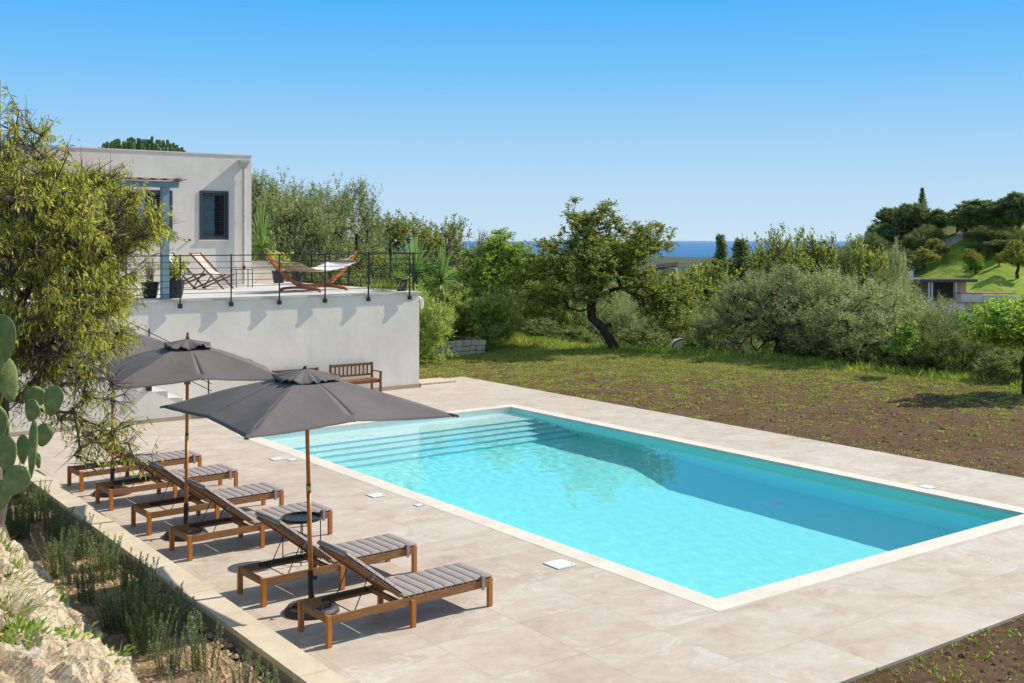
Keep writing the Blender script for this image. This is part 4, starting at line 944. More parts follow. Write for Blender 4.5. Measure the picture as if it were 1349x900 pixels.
# conifer with whorled boughs
def conifer(seed, H, Rr):
    rng = np.random.RandomState(seed); root = bpy.data.objects.new('conifer', None); link(root); P = []; Dn = []; A = []; B = []
    for k in range(46):
        z = H*(.06+.94*k/46); rr_ = Rr*(1-k/46)**.8*rng.uniform(.7, 1.15); nb = 7
        for j in range(nb):
            a = rng.uniform(0, 2*PI); e = np.array([math.cos(a)*rr_, math.sin(a)*rr_, z+rr_*.12]); s = np.array([0, 0, z]); A.append(s); B.append(e)
            for q in range(int(10+26*rr_/Rr)):
                t_ = rng.uniform(.15, 1.05); P.append(s+(e-s)*t_+rng.normal(size=3)*.05*Rr); Dn.append((e-s)/np.linalg.norm(e-s)+rng.normal(size=3)*.5+np.array([0, 0, .2]))
    V, Fq = leafgeo(np.array(P), np.array(Dn), .16*Rr, .05*Rr, rng); npmesh('crown', V, Fq, L['dark'], root)
    A = np.array(A); B = np.array(B); A = np.concatenate([A, [[0, 0, -.2]]]); B = np.concatenate([B, [[0, 0, H]]])
    ra = np.full(len(A), .02); ra[-1] = .12; V, Fq = tubes(A, B, ra, ra*.2, 5); npmesh('trunk', V, Fq, M['bark'], root)
    root['H'] = H; root['W'] = 2*Rr; return root
CO = P_(conifer(61, 6, 1.3))
def sword(seed, n, Lh, Wl, trunk_h):
    rng = np.random.RandomState(seed); root = bpy.data.objects.new('yucca', None); link(root); Vs = []; Fs = []; nb = 0
    for k in range(n):
        a = rng.uniform(0, 2*PI); el = rng.uniform(-.2, 1.45); l = Lh*rng.uniform(.75, 1.1)
        d = np.array([math.cos(a)*math.cos(el), math.sin(a)*math.cos(el), math.sin(el)]); s = np.array([-math.sin(a), math.cos(a), 0]); rows = 6
        for i in range(rows+1):
            t_ = i/rows; c = d*l*t_-np.array([0, 0, 1])*.30*l*t_**2*math.cos(el); wd = Wl*(1-t_)**.6*min(1, .4+t_*3)
            Vs += [c-s*wd/2+np.array([0, 0, trunk_h+.02]), c+np.array([0, 0, trunk_h]), c+s*wd/2+np.array([0, 0, trunk_h+.02])]
        for i in range(rows):
            for j in (0, 1): q = nb+i*3+j; Fs.append((q, q+1, q+4, q+3))
        nb += (rows+1)*3
    npmesh('leaves', np.array(Vs), np.array(Fs), L['agave'], root)
    b = MB(); b.tube([(0, 0, -.1), (.02, 0, trunk_h*.5), (0, 0, trunk_h+.05)], [.10, .08, .07], 8); b.build('trunk', M['bark_grey'], root)
    root['H'] = trunk_h+Lh*.95; root['W'] = Lh*2; return root
YU = P_(sword(71, 120, .95, .10, 1.6))

# --- named trees, front row behind the soil patch
plant(T1, 812, 38.4, 256, 190, -math.atan2(CF, CR), 'carob_tree', 'tall tree with a dark trunk leaning left at the far edge of the lawn', 'tree')
plant(T2, 655, 39.6, 297, 108, .4, 'carob_tree', 'slender bright green tree with thick pale stump, between terrace and the leaning tree', 'tree')
plant(BU, 727, 45, 352, 95, 1, 'evergreen_tree', 'small dark evergreen directly left of the leaning tree, in its shade', 'tree')
plant(OA, 1030, 37.5, 338, 165, 2.2, 'olive_tree', 'rounded grey green olive tree, left one of the two big olives behind the lawn', 'tree')
plant(OB, 1125, 36.0, 345, 200, .6, 'olive_tree', 'broad silvery olive tree behind the young staked sapling', 'tree')
plant(OC, 1265, 32.8, 398, 155, .2, 'olive_tree', 'low dark olive bush between the silvery olive and the citrus tree', 'tree')
plant(CI, 1350, 27.6, 385, 140, 3.0, 'citrus_tree', 'small citrus tree with a bent trunk at the right edge of the photo', 'tree')
sp_ = plant(SA, 1180, 31.2, 418, 46, .2, 'sapling', 'young sapling tied to a thin stake on the brown soil', 'sapling')
b = MB(); b.tube([(.05, .03, 0), (.06, .03, .75)], .013, 6); b.build('stake', M['wood'], sp_)
plant(SA, 912, 38.0, 442, 22, 2.1, 'sapling', 'tiny sapling on the lawn edge in front of the white oven', 'sapling')
# --- left, around and behind the terrace
plant(OA, 378, 40.5, 214, 165, .9, 'olive_tree', 'big olive tree rising right behind the house corner', 'tree')
plant(OA, 440, 43, 224, 140, 4.0, 'olive_tree', 'olive tree behind the terrace railing, right of the one at the house corner', 'tree')
plant(OC, 335, 45, 220, 130, 5.0, 'olive_tree', 'dark green tree mostly hidden behind the right end of the house', 'tree')
plant(SP, 520, 47, 274, 110, 1.2, 'almond_tree', 'sparse almond tree with thin upright branches against the sky above the terrace rail', 'tree')
plant(SP, 575, 49, 277, 90, 3.4, 'almond_tree', 'sparse almond tree just right of the yucca, with open crown against the sky', 'tree')
plant(BARE, 632, 52, 300, 105, .3, 'bare_tree', 'leafless grey branched tree between the sparse almonds and the bright green tree', 'tree')
plant(SP2, 470, 41, 318, 120, 2.0, 'almond_tree', 'yellow green leafy tree behind the hammock end', 'tree')
plant(YU, 547, 37.0, 306, 72, .5, 'yucca', 'tall spiky yucca above the shrubs right of the terrace rail', 'yucca')
plant(YU, 582, 37.2, 318, 52, 2.5, 'yucca', 'smaller spiky yucca leaning out right of the tall one', 'yucca')
plant(YU, 520, 37.5, 322, 50, 4.5, 'yucca', 'spiky yucca behind the corner railing, lowest and farthest left', 'yucca')
plant(YU, 345, 37.8, 262, 45, 1.5, 'palm', 'palm fronds sticking out beside the house corner', 'palm')
for px, d, yt, w_, rz, lb in [(576, 38.3, 350, 112, .3, 'dense oleander shrub touching the terrace corner by the white drain spout'), (628, 38.6, 350, 112, 2.2, 'dense oleander shrub behind the dry stone planter wall'),
        (545, 34.0, 362, 105, 4.1, 'oleander shrub behind the corner of the terrace railing'), (600, 41.0, 346, 110, 5.0, 'oleander shrub in the second row behind the stone planter')]:
    plant(OL, px, d, yt, w_, rz, 'oleander_shrub', lb, 'shrub', 'oleander shrubs beside the terrace')
for px, d, yt, w_, rz, lb in [(505, 36.5, 338, 95, .3, 'mixed green bush behind the terrace railing below the almond'), (450, 38, 345, 95, 2.3, 'bush behind the terrace side railing at the white end of the hammock'), (410, 38.8, 345, 90, 3.3, 'bush behind the pots at the far side of the terrace')]:
    plant(BU, px, d, yt, w_, rz, 'bush', lb, 'shrub')
# --- the back rows
rows = [(OB, 690, 49, 345, 120, 'evergreen_tree'), (OB, 775, 50, 352, 130, 'olive_tree'), (OA, 697, 56, 311, 140, 'olive_tree'), (OB, 868, 48, 372, 120, 'olive_tree'), (SP2, 925, 54, 338, 125, 'almond_tree'),
        (OA, 952, 44, 392, 85, 'olive_tree'), (HG, 985, 47, 380, 90, 'carob_tree'), (OB, 895, 60, 362, 110, 'olive_tree'), (SP, 1018, 58, 291, 115, 'almond_tree'), (SP2, 1100, 60, 297, 110, 'almond_tree'),
        (OB, 1165, 72, 307, 80, 'olive_tree'), (OA, 1058, 66, 312, 130, 'olive_tree'), (OC, 1132, 60, 303, 130, 'evergreen_tree'), (SP2, 965, 70, 335, 110, 'almond_tree'), (OC, 820, 58, 360, 120, 'olive_tree'),
        (OC, 632, 60, 312, 140, 'olive_tree'), (OA, 740, 66, 350, 110, 'olive_tree'), (HG, 1305, 46, 384, 105, 'carob_tree'), (OB, 1340, 44, 392, 110, 'olive_tree'), (OA, 1215, 48, 366, 120, 'olive_tree'), (BU, 840, 45, 425, 90, 'bush'), (BU, 700, 42, 415, 90, 'bush'), (BU, 930, 43, 425, 60, 'bush'), (BU, 760, 44, 420, 80, 'bush'), (BU, 1070, 36.5, 420, 80, 'bush'), (BU, 1190, 33.5, 440, 90, 'bush'), (BU, 1330, 30.0, 455, 90, 'bush')]
LB = ['dark evergreen left of the leaning tree in the second row', 'grey olive showing through the crown of the leaning tree', 'olive top just left of the leaning tree against the sky', 'grey olive at the right flank of the leaning tree', 'yellowish open crowned tree under the two pointed conifers',
      'small grey olive left of the big rounded olive', 'mid green tree tucked against the left side of the big rounded olive', 'olive below the strip of sea', 'sparse tree with open twigs against the sky right of the pointed conifers', 'sparse yellowing tree against the sky, right of its twin',
      'pale round olive at the foot of the hill', 'olive filling the gap between the two sparse skyline trees', 'dark tree at the left foot of the hill', 'tree right below the pointed conifers', 'olive bush behind the trunk of the leaning tree',
      'dark bush below the leafless tree', 'olive behind the small dark evergreen', 'green tree behind the citrus tree, below the meadow', 'silvery tree behind the citrus tree at the right edge', 'grey olive in front of the white hillside house', 'low bush right of the leaning trunk', 'low bush right of the slender green tree', 'low bush beside the white oven', 'low bush left of the leaning trunk', 'low bush between the trunks of the two big olives', 'low bush under the silvery olive', 'low bush behind the citrus trunk']
for i, ((pr, px, d, yt, w_, nm), lb) in enumerate(zip(rows, LB)): plant(pr, px, d, yt, w_, i*1.7, nm, lb, 'shrub' if nm == 'bush' else 'tree')
for px, d, yt, w_, lb in [(950, 57, 309, 60, 'left and taller of the two pointed conifers on the skyline'), (976, 55, 314, 85, 'right and bushier of the two pointed conifers on the skyline')]:
    plant(CO, px, d, yt, w_, px, 'conifer', lb, 'conifer')
rs = random.Random(5)
for k in range(34):
    d = rs.uniform(62, 170); px = rs.uniform(560, 1200); yt = rs.uniform(346, 362) if px < 940 else rs.uniform(338, 358)
    x, y = D(px, d); zg = terr1(x, y); h = CH-(yt-HY)/F*d-zg
    if h < 1.5 or h > 9: continue
    pr = [OA, OB, OC, DK, HG, SP2][k % 6]
    plant(pr, px, d, yt, h*1.35/d*F*.9, k, 'valley_tree', 'green tree in the valley behind the garden, one of many crowns below the horizon', 'tree', 'trees in the valley below the horizon')
# --- hillside trees
def hillt(pr, px, pyb, pyt, wpx, name, label, group=None):
    h_ = hit(px, pyb, 60, 900)
    if h_ is None: print('nohit', px, pyb); return
    x, y, z = h_; r, d = rd(x, y); H, W = meta[pr['proto']]; hh = (pyb-pyt)/F*d
    put(pr, (x, y, z-.1), (wpx/F*d/W,)*2+(hh/H,), px, name, label, 'conifer' if name == 'conifer' else 'tree', group)
hill = [(DK, 1163, 335, 292, 44, 'evergreen_tree', 'evergreen at the far left foot of the wooded hill'), (OC, 1146, 345, 304, 46, 'bushy_tree', 'leftmost bushy tree of the hill, next to the pale round olive'), (DK, 1178, 318, 272, 50, 'evergreen_tree', 'dark evergreen at the left shoulder of the hill'), (DK, 1203, 322, 268, 48, 'evergreen_tree', 'dark evergreen left of the tall hilltop conifer'), (CO, 1215, 312, 253, 22, 'conifer', 'tall narrow conifer on top of the hill'),
    (DK, 1232, 316, 274, 40, 'evergreen_tree', 'dark evergreen right of the hilltop conifer'), (HG, 1262, 304, 275, 34, 'evergreen_tree', 'small dark tree on the ridge above the dirt track'), (DK, 1288, 306, 261, 62, 'evergreen_tree', 'broad round evergreen on the ridge'), (HG, 1312, 304, 268, 40, 'evergreen_tree', 'evergreen on the ridge right of the broad round one'),
    (DK, 1342, 310, 250, 52, 'evergreen_tree', 'tall dark evergreen at the right end of the ridge'), (HG, 1272, 318, 285, 46, 'carob_tree', 'round green tree with thick trunk beside the dirt track'), (OC, 1226, 322, 293, 34, 'bushy_tree', 'green bushy tree above the yellow tree on the hill'), (OC, 1212, 334, 298, 40, 'bushy_tree', 'bushy tree with reddish shade below the ridge conifer'),
    (HG, 1318, 312, 280, 44, 'carob_tree', 'bright green crown on the upper hill near the right edge'), (OC, 1302, 326, 300, 60, 'evergreen_tree', 'dark bush mass below the ridge right of the track'), (OC, 1338, 328, 296, 60, 'evergreen_tree', 'dark bush mass on the hill at the right edge'), (OC, 1294, 334, 313, 40, 'evergreen_tree', 'dark scrub just above the bright meadow'), (DK, 1322, 336, 316, 44, 'evergreen_tree', 'dark scrub above the meadow at the right'),
    (HT, 1230, 347, 314, 34, 'almond_tree', 'yellow leaved tree beside the dirt track on the meadow'), (HT, 1217, 358, 330, 38, 'almond_tree', 'yellow green tree at the left corner of the meadow'), (HT, 1279, 355, 327, 30, 'almond_tree', 'small tree standing alone in the middle of the meadow'), (HG, 1285, 365, 345, 20, 'almond_tree', 'small dull green tree at the lower edge of the meadow'),
    (HT, 1300, 347, 332, 16, 'almond_tree', 'tiny tree at the upper edge of the meadow'), (HT, 1316, 356, 338, 14, 'almond_tree', 'tiny thin tree in the right part of the meadow'), (HT, 1340, 368, 318, 34, 'almond_tree', 'yellow green tree on the meadow at the right edge'), (HT, 1318, 335, 315, 18, 'almond_tree', 'small yellow tree against the dark scrub'),
    (OC, 1190, 345, 325, 40, 'bushy_tree', 'bushy tree left of the meadow at the hill foot'), (DK, 1195, 352, 336, 30, 'bushy_tree', 'dark bush on the left bank of the meadow')]
rs = random.Random(31)
for k in range(26):
    px = rs.uniform(1292, 1352); py = rs.uniform(312, 338); hill.append((rs.choice([DK, BU, OC]), px, py, py-rs.uniform(9, 17), rs.uniform(22, 38), 'scrub_bush', 'dark scrub bush on the slope between ridge trees and bright meadow', 'scrub on the hillside above the meadow'))
for k in range(16):
    px = rs.uniform(1150, 1212); py = rs.uniform(316, 345); hill.append((rs.choice([DK, BU, HG]), px, py, py-rs.uniform(12, 22), rs.uniform(22, 34), 'scrub_bush', 'bush among the trees at the left foot of the hill', 'bushes at the left foot of the hill'))
for h in hill: hillt(*h)
# dirt track on the hill
def ribbon(pts, w0, name, m, lift=.12):
    P = []
    for px, py in pts:
        h_ = hit(px, py, 60, 900)
        if h_: P.append(h_)
    vs = []; n = 0
    for a, b_ in zip(P[:-1], P[1:]):
        for i in range(10):
            t_ = i/10; vs.append((a[0]+(b_[0]-a[0])*t_, a[1]+(b_[1]-a[1])*t_))
    V = []
    for i, p in enumerate(vs):
        q = vs[min(i+1, len(vs)-1)]; o = vs[max(i-1, 0)]; d = Vector((q[0]-o[0], q[1]-o[1])).normalized(); nrm = (-d.y, d.x)
        for s in (-1, -.33, .33, 1):
            X = p[0]+nrm[0]*s*w0/2; Y = p[1]+nrm[1]*s*w0/2; V.append((X, Y, terr1(X, Y)+lift))
    b = MB(); b.add(V, [(i*4+j, i*4+j+1, (i+1)*4+j+1, (i+1)*4+j) for i in range(len(vs)-1) for j in range(3)])
    return struct(b.build(name, m, smooth=True))
M['dirt'] = simple('dirt track', (.50, .42, .33), (.4, .33, .25), .6, .95, .2, 3)
ribbon([(1178, 366), (1192, 360), (1200, 352), (1216, 345), (1232, 336), (1244, 328), (1252, 320), (1262, 311), (1275, 306)], 3.4, 'dirt_track', M['dirt'])

# --- far buildings
def farhouse(px, d, ytop, label):
    x, y = D(px, d); zt = CH-(ytop-HY)/F*d
    return x, y, zt
x, y = D(1258, 92); z = CH-(368-HY)/F*92
fh = thing('villa', 'low white house with a flat brown roof and glazed veranda below the meadow', 'house', (x, y, z-3.2), -math.atan2(CF, CR))
zz = 3.2
b = MB(); b.box(-4.6, 0, zz-.25, 1.9, 4.5, zz); b.build('roof', M['bark_grey'], fh)
b = MB(); b.box(-4.4, 1.6, -1, 1.6, 4.3, zz-.251); b.build('wall', M['trim'], fh)
for X in (-2.1, -1.85, .15): b = MB(); b.box(X-.07, .1, -.2, X+.07, .24, zz-.251); b.build('post', M['white_plastic'], fh)
b = MB(); b.box(-1.75, .5, zz-1.6, .05, .55, zz-.26); b.build('window', M['bark'], fh)
b = MB(); b.box(-4.3, 1.56, zz-1.5, -2.3, 1.599, zz-.4); b.build('window', M['dark_in'], fh)
b = MB(); b.box(.2, -.8, -1.2, 2.0, .8, zz-1.15).box(2.0, -1.0, -1.2, 4.6, .6, zz-1.35).box(-2.2, -1.4, -1.2, .2, -.6, zz-1.9); b.build('terrace_wall', M['plaster'], fh)
b = MB(); b.box(.15, -.85, zz-1.149, 4.7, .4, zz-1.08).box(-2.3, -1.45, zz-1.899, 1.9, -.55, zz-1.82); b.build('tile_edge', M['tile_roof'], fh)
x, y = D(1195, 100); gz = terr1(x, y)
x, y = D(1201, 108); z = CH-(365.5-HY)/F*108
o = thing('utility_hut', 'tiny white utility hut at the bottom of the dirt track', 'hut', (x, y, z), -math.atan2(CF, CR))
b = MB(); b.box(-.3, 0, -1.0, .22, .5, .55); b.build('wall', M['white_plastic'], o, bevel=.02); b = MB(); b.box(.24, -.02, -1.0, .3, .52, .6); b.build('door', M['anthracite'], o)
# oven by the lawn edge
x, y = D(899, 43.5); z = CH-(457.5-HY)/F*43.5
ov = thing('garden_oven', 'small whitewashed garden oven with dark arched top past the lawn edge', 'oven', (x, y, z-.4), -math.atan2(CF, CR))
b = MB(); b.box(-.42, 0, -.6, .42, .8, .55); b.build('body', M['plaster'], ov, bevel=.02)
vs = [(.48*math.cos(a)*1.02, yy, .50+.38*math.sin(a)) for yy in (-.03, .83) for a in [PI*k/12 for k in range(13)]]
b = MB(); b.add(vs, [(i, i+1, i+14, i+13) for i in range(12)]+[tuple(range(13)), tuple(range(13, 26))]); b.build('arched_top', M['plaster'], ov)
b = MB(); b.tube([(.49*math.cos(a), -.04, .50+.39*math.sin(a)) for a in [PI*k/12 for k in range(13)]], .035, 6); b.build('arch_rim', M['black'], ov); ov.scale = (.8, .8, .8)
x, y = D(945, 43); z = CH-(462-HY)/F*43
o = thing('low_wall', 'low pinkish rubble wall with white top right of the garden oven', 'wall', (x, y, z), -math.atan2(CF, CR))
b = MB(); b.box(-.9, 0, -.6, .95, .35, .12); b.build('wall', M['tile_roof'], o, bevel=.02); b = MB(); b.box(-.95, .4, -.5, .7, .9, .30); b.build('white_slab', M['plaster'], o, bevel=.02)
x, y = D(878, 150); z = CH-(352-HY)/F*150
o = thing('far_roof_house', 'distant house showing only its brown tiled roof edge below the sea', 'house', (x, y, z-3), -math.atan2(CF, CR)-.2)
b = MB(); b.box(-2.8, 0, -2, 2.6, 5, 2.7); b.build('wall', M['trim'], o)
b = MB(); b.add([(-3, -.4, 2.55), (2.9, -.4, 3.1), (2.9, 5, 3.9), (-3, 5, 3.3), (-3, -.4, 2.75), (2.9, -.4, 3.3), (2.9, 5, 4.1), (-3, 5, 3.5)], [(0, 3, 2, 1), (4, 5, 6, 7), (0, 1, 5, 4), (1, 2, 6, 5), (2, 3, 7, 6), (3, 0, 4, 7)]); b.build('roof', M['bark'], o); o.scale = (.5, .5, .6); o.location.z += 1.2

# candelabra spurge above the house roof
x, y = D(188, 40)
sg = thing('candelabra_spurge', 'dark green candelabra spurge rising behind the flat house roof', 'succulent', (x, y, 2.3))
rng = np.random.RandomState(8); b = MB()
for k in range(150):
    a = rng.uniform(0, 2*PI); rr_ = 1.5*math.sqrt(rng.uniform(0, 1)); xx, yy = rr_*math.cos(a), rr_*math.sin(a); top = 5.2-.42*(rr_/1.5)**2+rng.uniform(-.14, .1)
    b.tube([(xx*.8, yy*.8, top-1.0), (xx, yy, top-.5), (xx*1.03, yy*1.03, top-.03), (xx*1.03, yy*1.03, top)], [.05, .065, .055, .02], 5)
b.build('arms', M['cactus'], sg)
b = MB(); b.tube([(0, 0, -.3), (0, 0, 4.0)], .16, 8); b.build('trunk', M['bark'], sg)
M['spurge'] = simple('spurge', (.11, .17, .04), (.05, .085, .025), 6, .6, .3); sg.children[0].data.materials[0] = M['spurge']
# antenna mast far left
x, y = D(1.5, 33)
o = thing('antenna_mast', 'thin metal antenna mast at the top left edge', 'antenna', (x, y, 5.0))
b = MB(); b.tube([(0, 0, -2.5), (0, 0, 3.6)], .02, 6); b.build('mast', M['zinc'], o); b = MB(); b.tube([(-.18, .1, 3.15), (.18, -.1, 3.15)], .014, 6); b.build('crossbar', M['zinc'], o)

# dry stone planter
pw = thing('stone_planter', 'low dry stone planter wall of squared pale blocks beside the terrace shrubs', 'stone wall', (20.3, 30.7, 0))
rs = random.Random(4); b = MB()
def blockrow(P0, P1, b):
    P0 = Vector(P0); P1 = Vector(P1); Ln = (P1-P0).length; dr = (P1-P0)/Ln; nr = Vector((-dr.y, dr.x, 0))
    for row in range(3):
        s = -.05*row
        while s < Ln:
            w_ = rs.uniform(.2, .34); z0 = -.05+row*.17; p = P0+dr*s; q = P0+dr*min(s+w_-.012, Ln); j = rs.uniform(-.025, .02)
            vs = [p+nr*j, q+nr*j, q+nr*.25, p+nr*.25]
            b.add([(v.x, v.y, z0) for v in vs]+[(v.x, v.y, z0+.158+rs.uniform(-.008, .005)+(rs.uniform(0, .04) if row == 2 else 0)) for v in vs], [(0, 3, 2, 1), (4, 5, 6, 7), (0, 1, 5, 4), (1, 2, 6, 5), (2, 3, 7, 6), (3, 0, 4, 7)]); s += w_
blockrow((19.2, 30.5, 0), (21.3, 30.55, 0), b); blockrow((21.3, 30.6, 0), (21.5, 32.2, 0), b)
loc_child(b.build('blocks', M['block'], pw, bevel=.018), pw)
b = MB(); b.box(19.2, 30.7, -.1, 21.35, 32.2, .36); loc_child(b.build('soil_fill', M['ground'], pw), pw)

# --- grass-like stuff
def blades(name, pts, hmin, hmax, wid, m, seed, lean=.35, zfun=None):
    rng = np.random.RandomState(seed); n = len(pts); P = np.array(pts, float)
    d = rng.normal(size=(n, 3))*lean; d[:, 2] = 1
    V, Fq = leafgeo(P, d, rng.uniform(hmin, hmax, (n, 1)), wid, rng, fold=.2, bend=.1)
    o = npmesh(name, V, Fq, m); o['kind'] = 'stuff'; return o
rng = np.random.RandomState(12)
n = 330000; X = rng.uniform(15.3, 30, n); Y = rng.uniform(8, 34, n)
edge = np.interp(Y, [14, 24, 30, 34], [28.3, 27.6, 25.0, 23])
g_ = .05+.58*ss(Y, 14, 29)+.30*ss(X, 19, 26)+.9*ss(X-edge, -1.8, .3)+.6*ss(Y, 28.3, 30.5)*ss(X, 15, 17)
nz = np.array([noise.noise((x*1.1, y*1.1, 3.0))*.55+1.3*noise.noise((x*4.2, y*4.2, 8.0)) for x, y in zip(X, Y)])
pr_ = np.clip((g_-.33+nz*.9)*1.15, .006, 1)
keep = (rng.uniform(0, 1, n) < pr_) & (X > np.where(Y > 25.76, 15.3, 17.24)) & (X < edge+2.2) & ~((X > 19.1) & (X < 21.6) & (Y > 30.4) & (Y < 32.3))
X, Y = X[keep], Y[keep]; nn_ = len(X)
rep = 3; X = np.repeat(X, rep)+rng.normal(size=nn_*rep)*.03; Y = np.repeat(Y, rep)+rng.normal(size=nn_*rep)*.03
Z = terr(X, Y)-.01; P = np.stack([X, Y, Z], 1)
hmx = .035+.05*ss(X-np.interp(Y, [14, 24, 30, 34], [28.3, 27.6, 25.0, 23]), -2.0, .5)+.05*ss(Y, 28, 31)
dv = rng.normal(size=P.shape)*.75; dv[:, 2] = .8
Vv, Ff = leafgeo(P, dv, hmx[:, None]*1.5, .024, rng, fold=.2); o = npmesh('lawn_weeds', Vv, Ff, L['lawn']); tag(o, 'patchy low green weeds spread over the brown soil beyond the pool', 'weeds', None, 'stuff')
# tall rough grass under the trees
n = 60000; Y = rng.uniform(10, 37, n); edge = np.interp(Y, [14, 24, 30, 34], [28.3, 27.6, 25.0, 22.5]); X = edge+rng.uniform(-.6, 6, n)
P = np.stack([X, Y, terr(X, Y)-.02], 1); o = blades('rough_grass', P, .12, .38, .022, L['grass'], 5, .5); tag(o, 'rough green grass under the trees at the far edge of the lawn', 'grass')
# pebbles and clods
def scatter_lumps(name, XYZ, smin, smax, m, seed, label, cat):
    rng = np.random.RandomState(seed); n = len(XYZ); ico = np.array([(0, 0, 1), (0, 0, -1), (1, 0, 0), (-1, 0, 0), (0, 1, 0), (0, -1, 0)], float)
    fc = np.array([(0, 2, 4), (0, 4, 3), (0, 3, 5), (0, 5, 2), (1, 4, 2), (1, 3, 4), (1, 5, 3), (1, 2, 5)])
    s = (smin+(smax-smin)*rng.uniform(0, 1, (n, 1, 1))**4)*rng.uniform(.6, 1.2, (n, 6, 1)); V = np.asarray(XYZ)[:, None, :]+ico[None]*s*np.array([1, 1, .6])
    Fq = (np.arange(n)*6)[:, None, None]+fc[None]; o = npmesh(name, V.reshape(-1, 3), Fq.reshape(-1, 3), m, smooth=False); tag(o, label, cat, None, 'stuff'); return o
M['soilclod'] = simple('soil clods', (.18, .115, .062), (.065, .038, .02), 9, .98, .6, 30, .01, spec=.1)
M['pebble'] = simple('pebbles', (.5, .43, .34), (.3, .24, .18), 6, .9, .2)
n = 60000; X = rng.uniform(7.6, 30, n); Y = rng.uniform(1.0, 33, n)
k = ((X > 17.24) & (X < 28.5)) | ((Y < 6.0) & (X < 17.3)) | (Y > 25.8) & (X > 15.6)
near = (Y < 6.0); k &= (near | (rng.uniform(0, 1, n) < .55)); X, Y = X[k], Y[k]
scatter_lumps('soil_clods', np.stack([X, Y, terr(X, Y)+.0], 1), .008, .05, M['soilclod'], 3, 'brown clods of dug soil around the paving', 'soil')
n = 9000; X = rng.uniform(7.6, 30, n); Y = rng.uniform(1.5, 33, n); k = ((X > 17.24) & (X < 28.5)) | ((Y < 6.0) & (X < 17.3)); X, Y = X[k], Y[k]
scatter_lumps('pebbles', np.stack([X, Y, terr(X, Y)+.005], 1), .006, .03, M['pebble'], 4, 'pale pebbles scattered over the dug soil', 'pebbles')
n = 900; X = rng.uniform(8, 16, n); Y = 6.06-np.abs(rng.normal(size=n))*1.4; P = np.repeat(np.stack([X, Y, terr(X, Y)], 1), 4, 0); P[:, :2] += rng.normal(size=(len(P), 2))*.02
o = blades('soil_weeds', P, .02, .07, .014, L['grass'], 6, .7); tag(o, 'tiny green weeds in the brown soil at the bottom right corner', 'weeds')
# ------------------------------------------------------------------ pots on the terrace
def pot(x, y, r, h, label, z=TZ):
    t = thing('plant_pot', label, 'plant pot', (x, y, z)); b = MB(); b.lathe(pot_lathe(r, h), n=28); b.build('pot', M['pot'], t, smooth=False, bevel=0)
    b = MB(); b.lathe([(0, h*.87), (r*.9, h*.865)], n=20); b.build('potting_soil', M['soilclod'], t); return t
def potplant(t, h0, n, kind, seed, lm, spread, hh, ll, lw):
    rng = np.random.RandomState(seed)
    a = rng.uniform(0, 2*PI, n); e = rng.uniform(.15, 1, n)
    tip = np.stack([np.cos(a)*spread*e, np.sin(a)*spread*e, hh*rng.uniform(.5, 1, n)], 1)+[0, 0, h0]
    A = np.repeat([[0, 0, h0]], n, 0)+rng.normal(size=(n, 3))*[.04, .04, 0]; V, Fq = tubes(A, tip, np.full(n, .007), np.full(n, .003), 4); npmesh('stems', V, Fq, M['stem'], t)
    k = 9; tt = rng.uniform(.35, 1.05, (n, k, 1)); P = (A[:, None]+(tip-A)[:, None]*tt).reshape(-1, 3)+rng.normal(size=(n*k, 3))*.03
    dv = np.repeat(unit(tip-A), k, 0)*.6+rng.normal(size=P.shape)*.6; V, Fq = leafgeo(P, dv, ll, lw, rng); npmesh('foliage', V, Fq, lm, t)
t = pot(8.80, 25.15, .24, .42, 'dark pot with a leafy yellow green shrub right of the pergola post'); potplant(t, .36, 46, 0, 1, L['almond'], .36, .55, .10, .05)
t = pot(8.36, 25.5, .20, .36, 'smaller dark pot with thin dry grass just behind the pergola post'); potplant(t, .3, 30, 0, 2, L['dry'], .22, .8, .12, .008)
t = pot(14.80, 25.05, .17, .34, 'dark pot at the terrace corner with grassy leaves spilling out')
rng = np.random.RandomState(3); Pn = 420; a = rng.uniform(0, 2*PI, Pn); P = np.stack([-.35+rng.normal(size=Pn)*.28, rng.normal(size=Pn)*.12, .28+0*a], 1); P[:, 2] = np.where(np.abs(P[:, 0]) > .16, .02, .3)
dv = rng.normal(size=P.shape)*.5+[-.35, 0, .9]; V, Fq = leafgeo(P, dv, .34, .012, rng); npmesh('foliage', V, Fq, L['grass'], t)
t = pot(14.45, 31.9, .21, .38, 'large dark pot beside the low garden wall holding a yellow green plant'); potplant(t, .33, 50, 0, 5, L['almond'], .42, .6, .11, .05)
t = pot(14.72, 31.2, .17, .32, 'medium dark pot in front of the large one, behind the hammock'); potplant(t, .28, 24, 0, 6, L['green'], .25, .3, .08, .04)

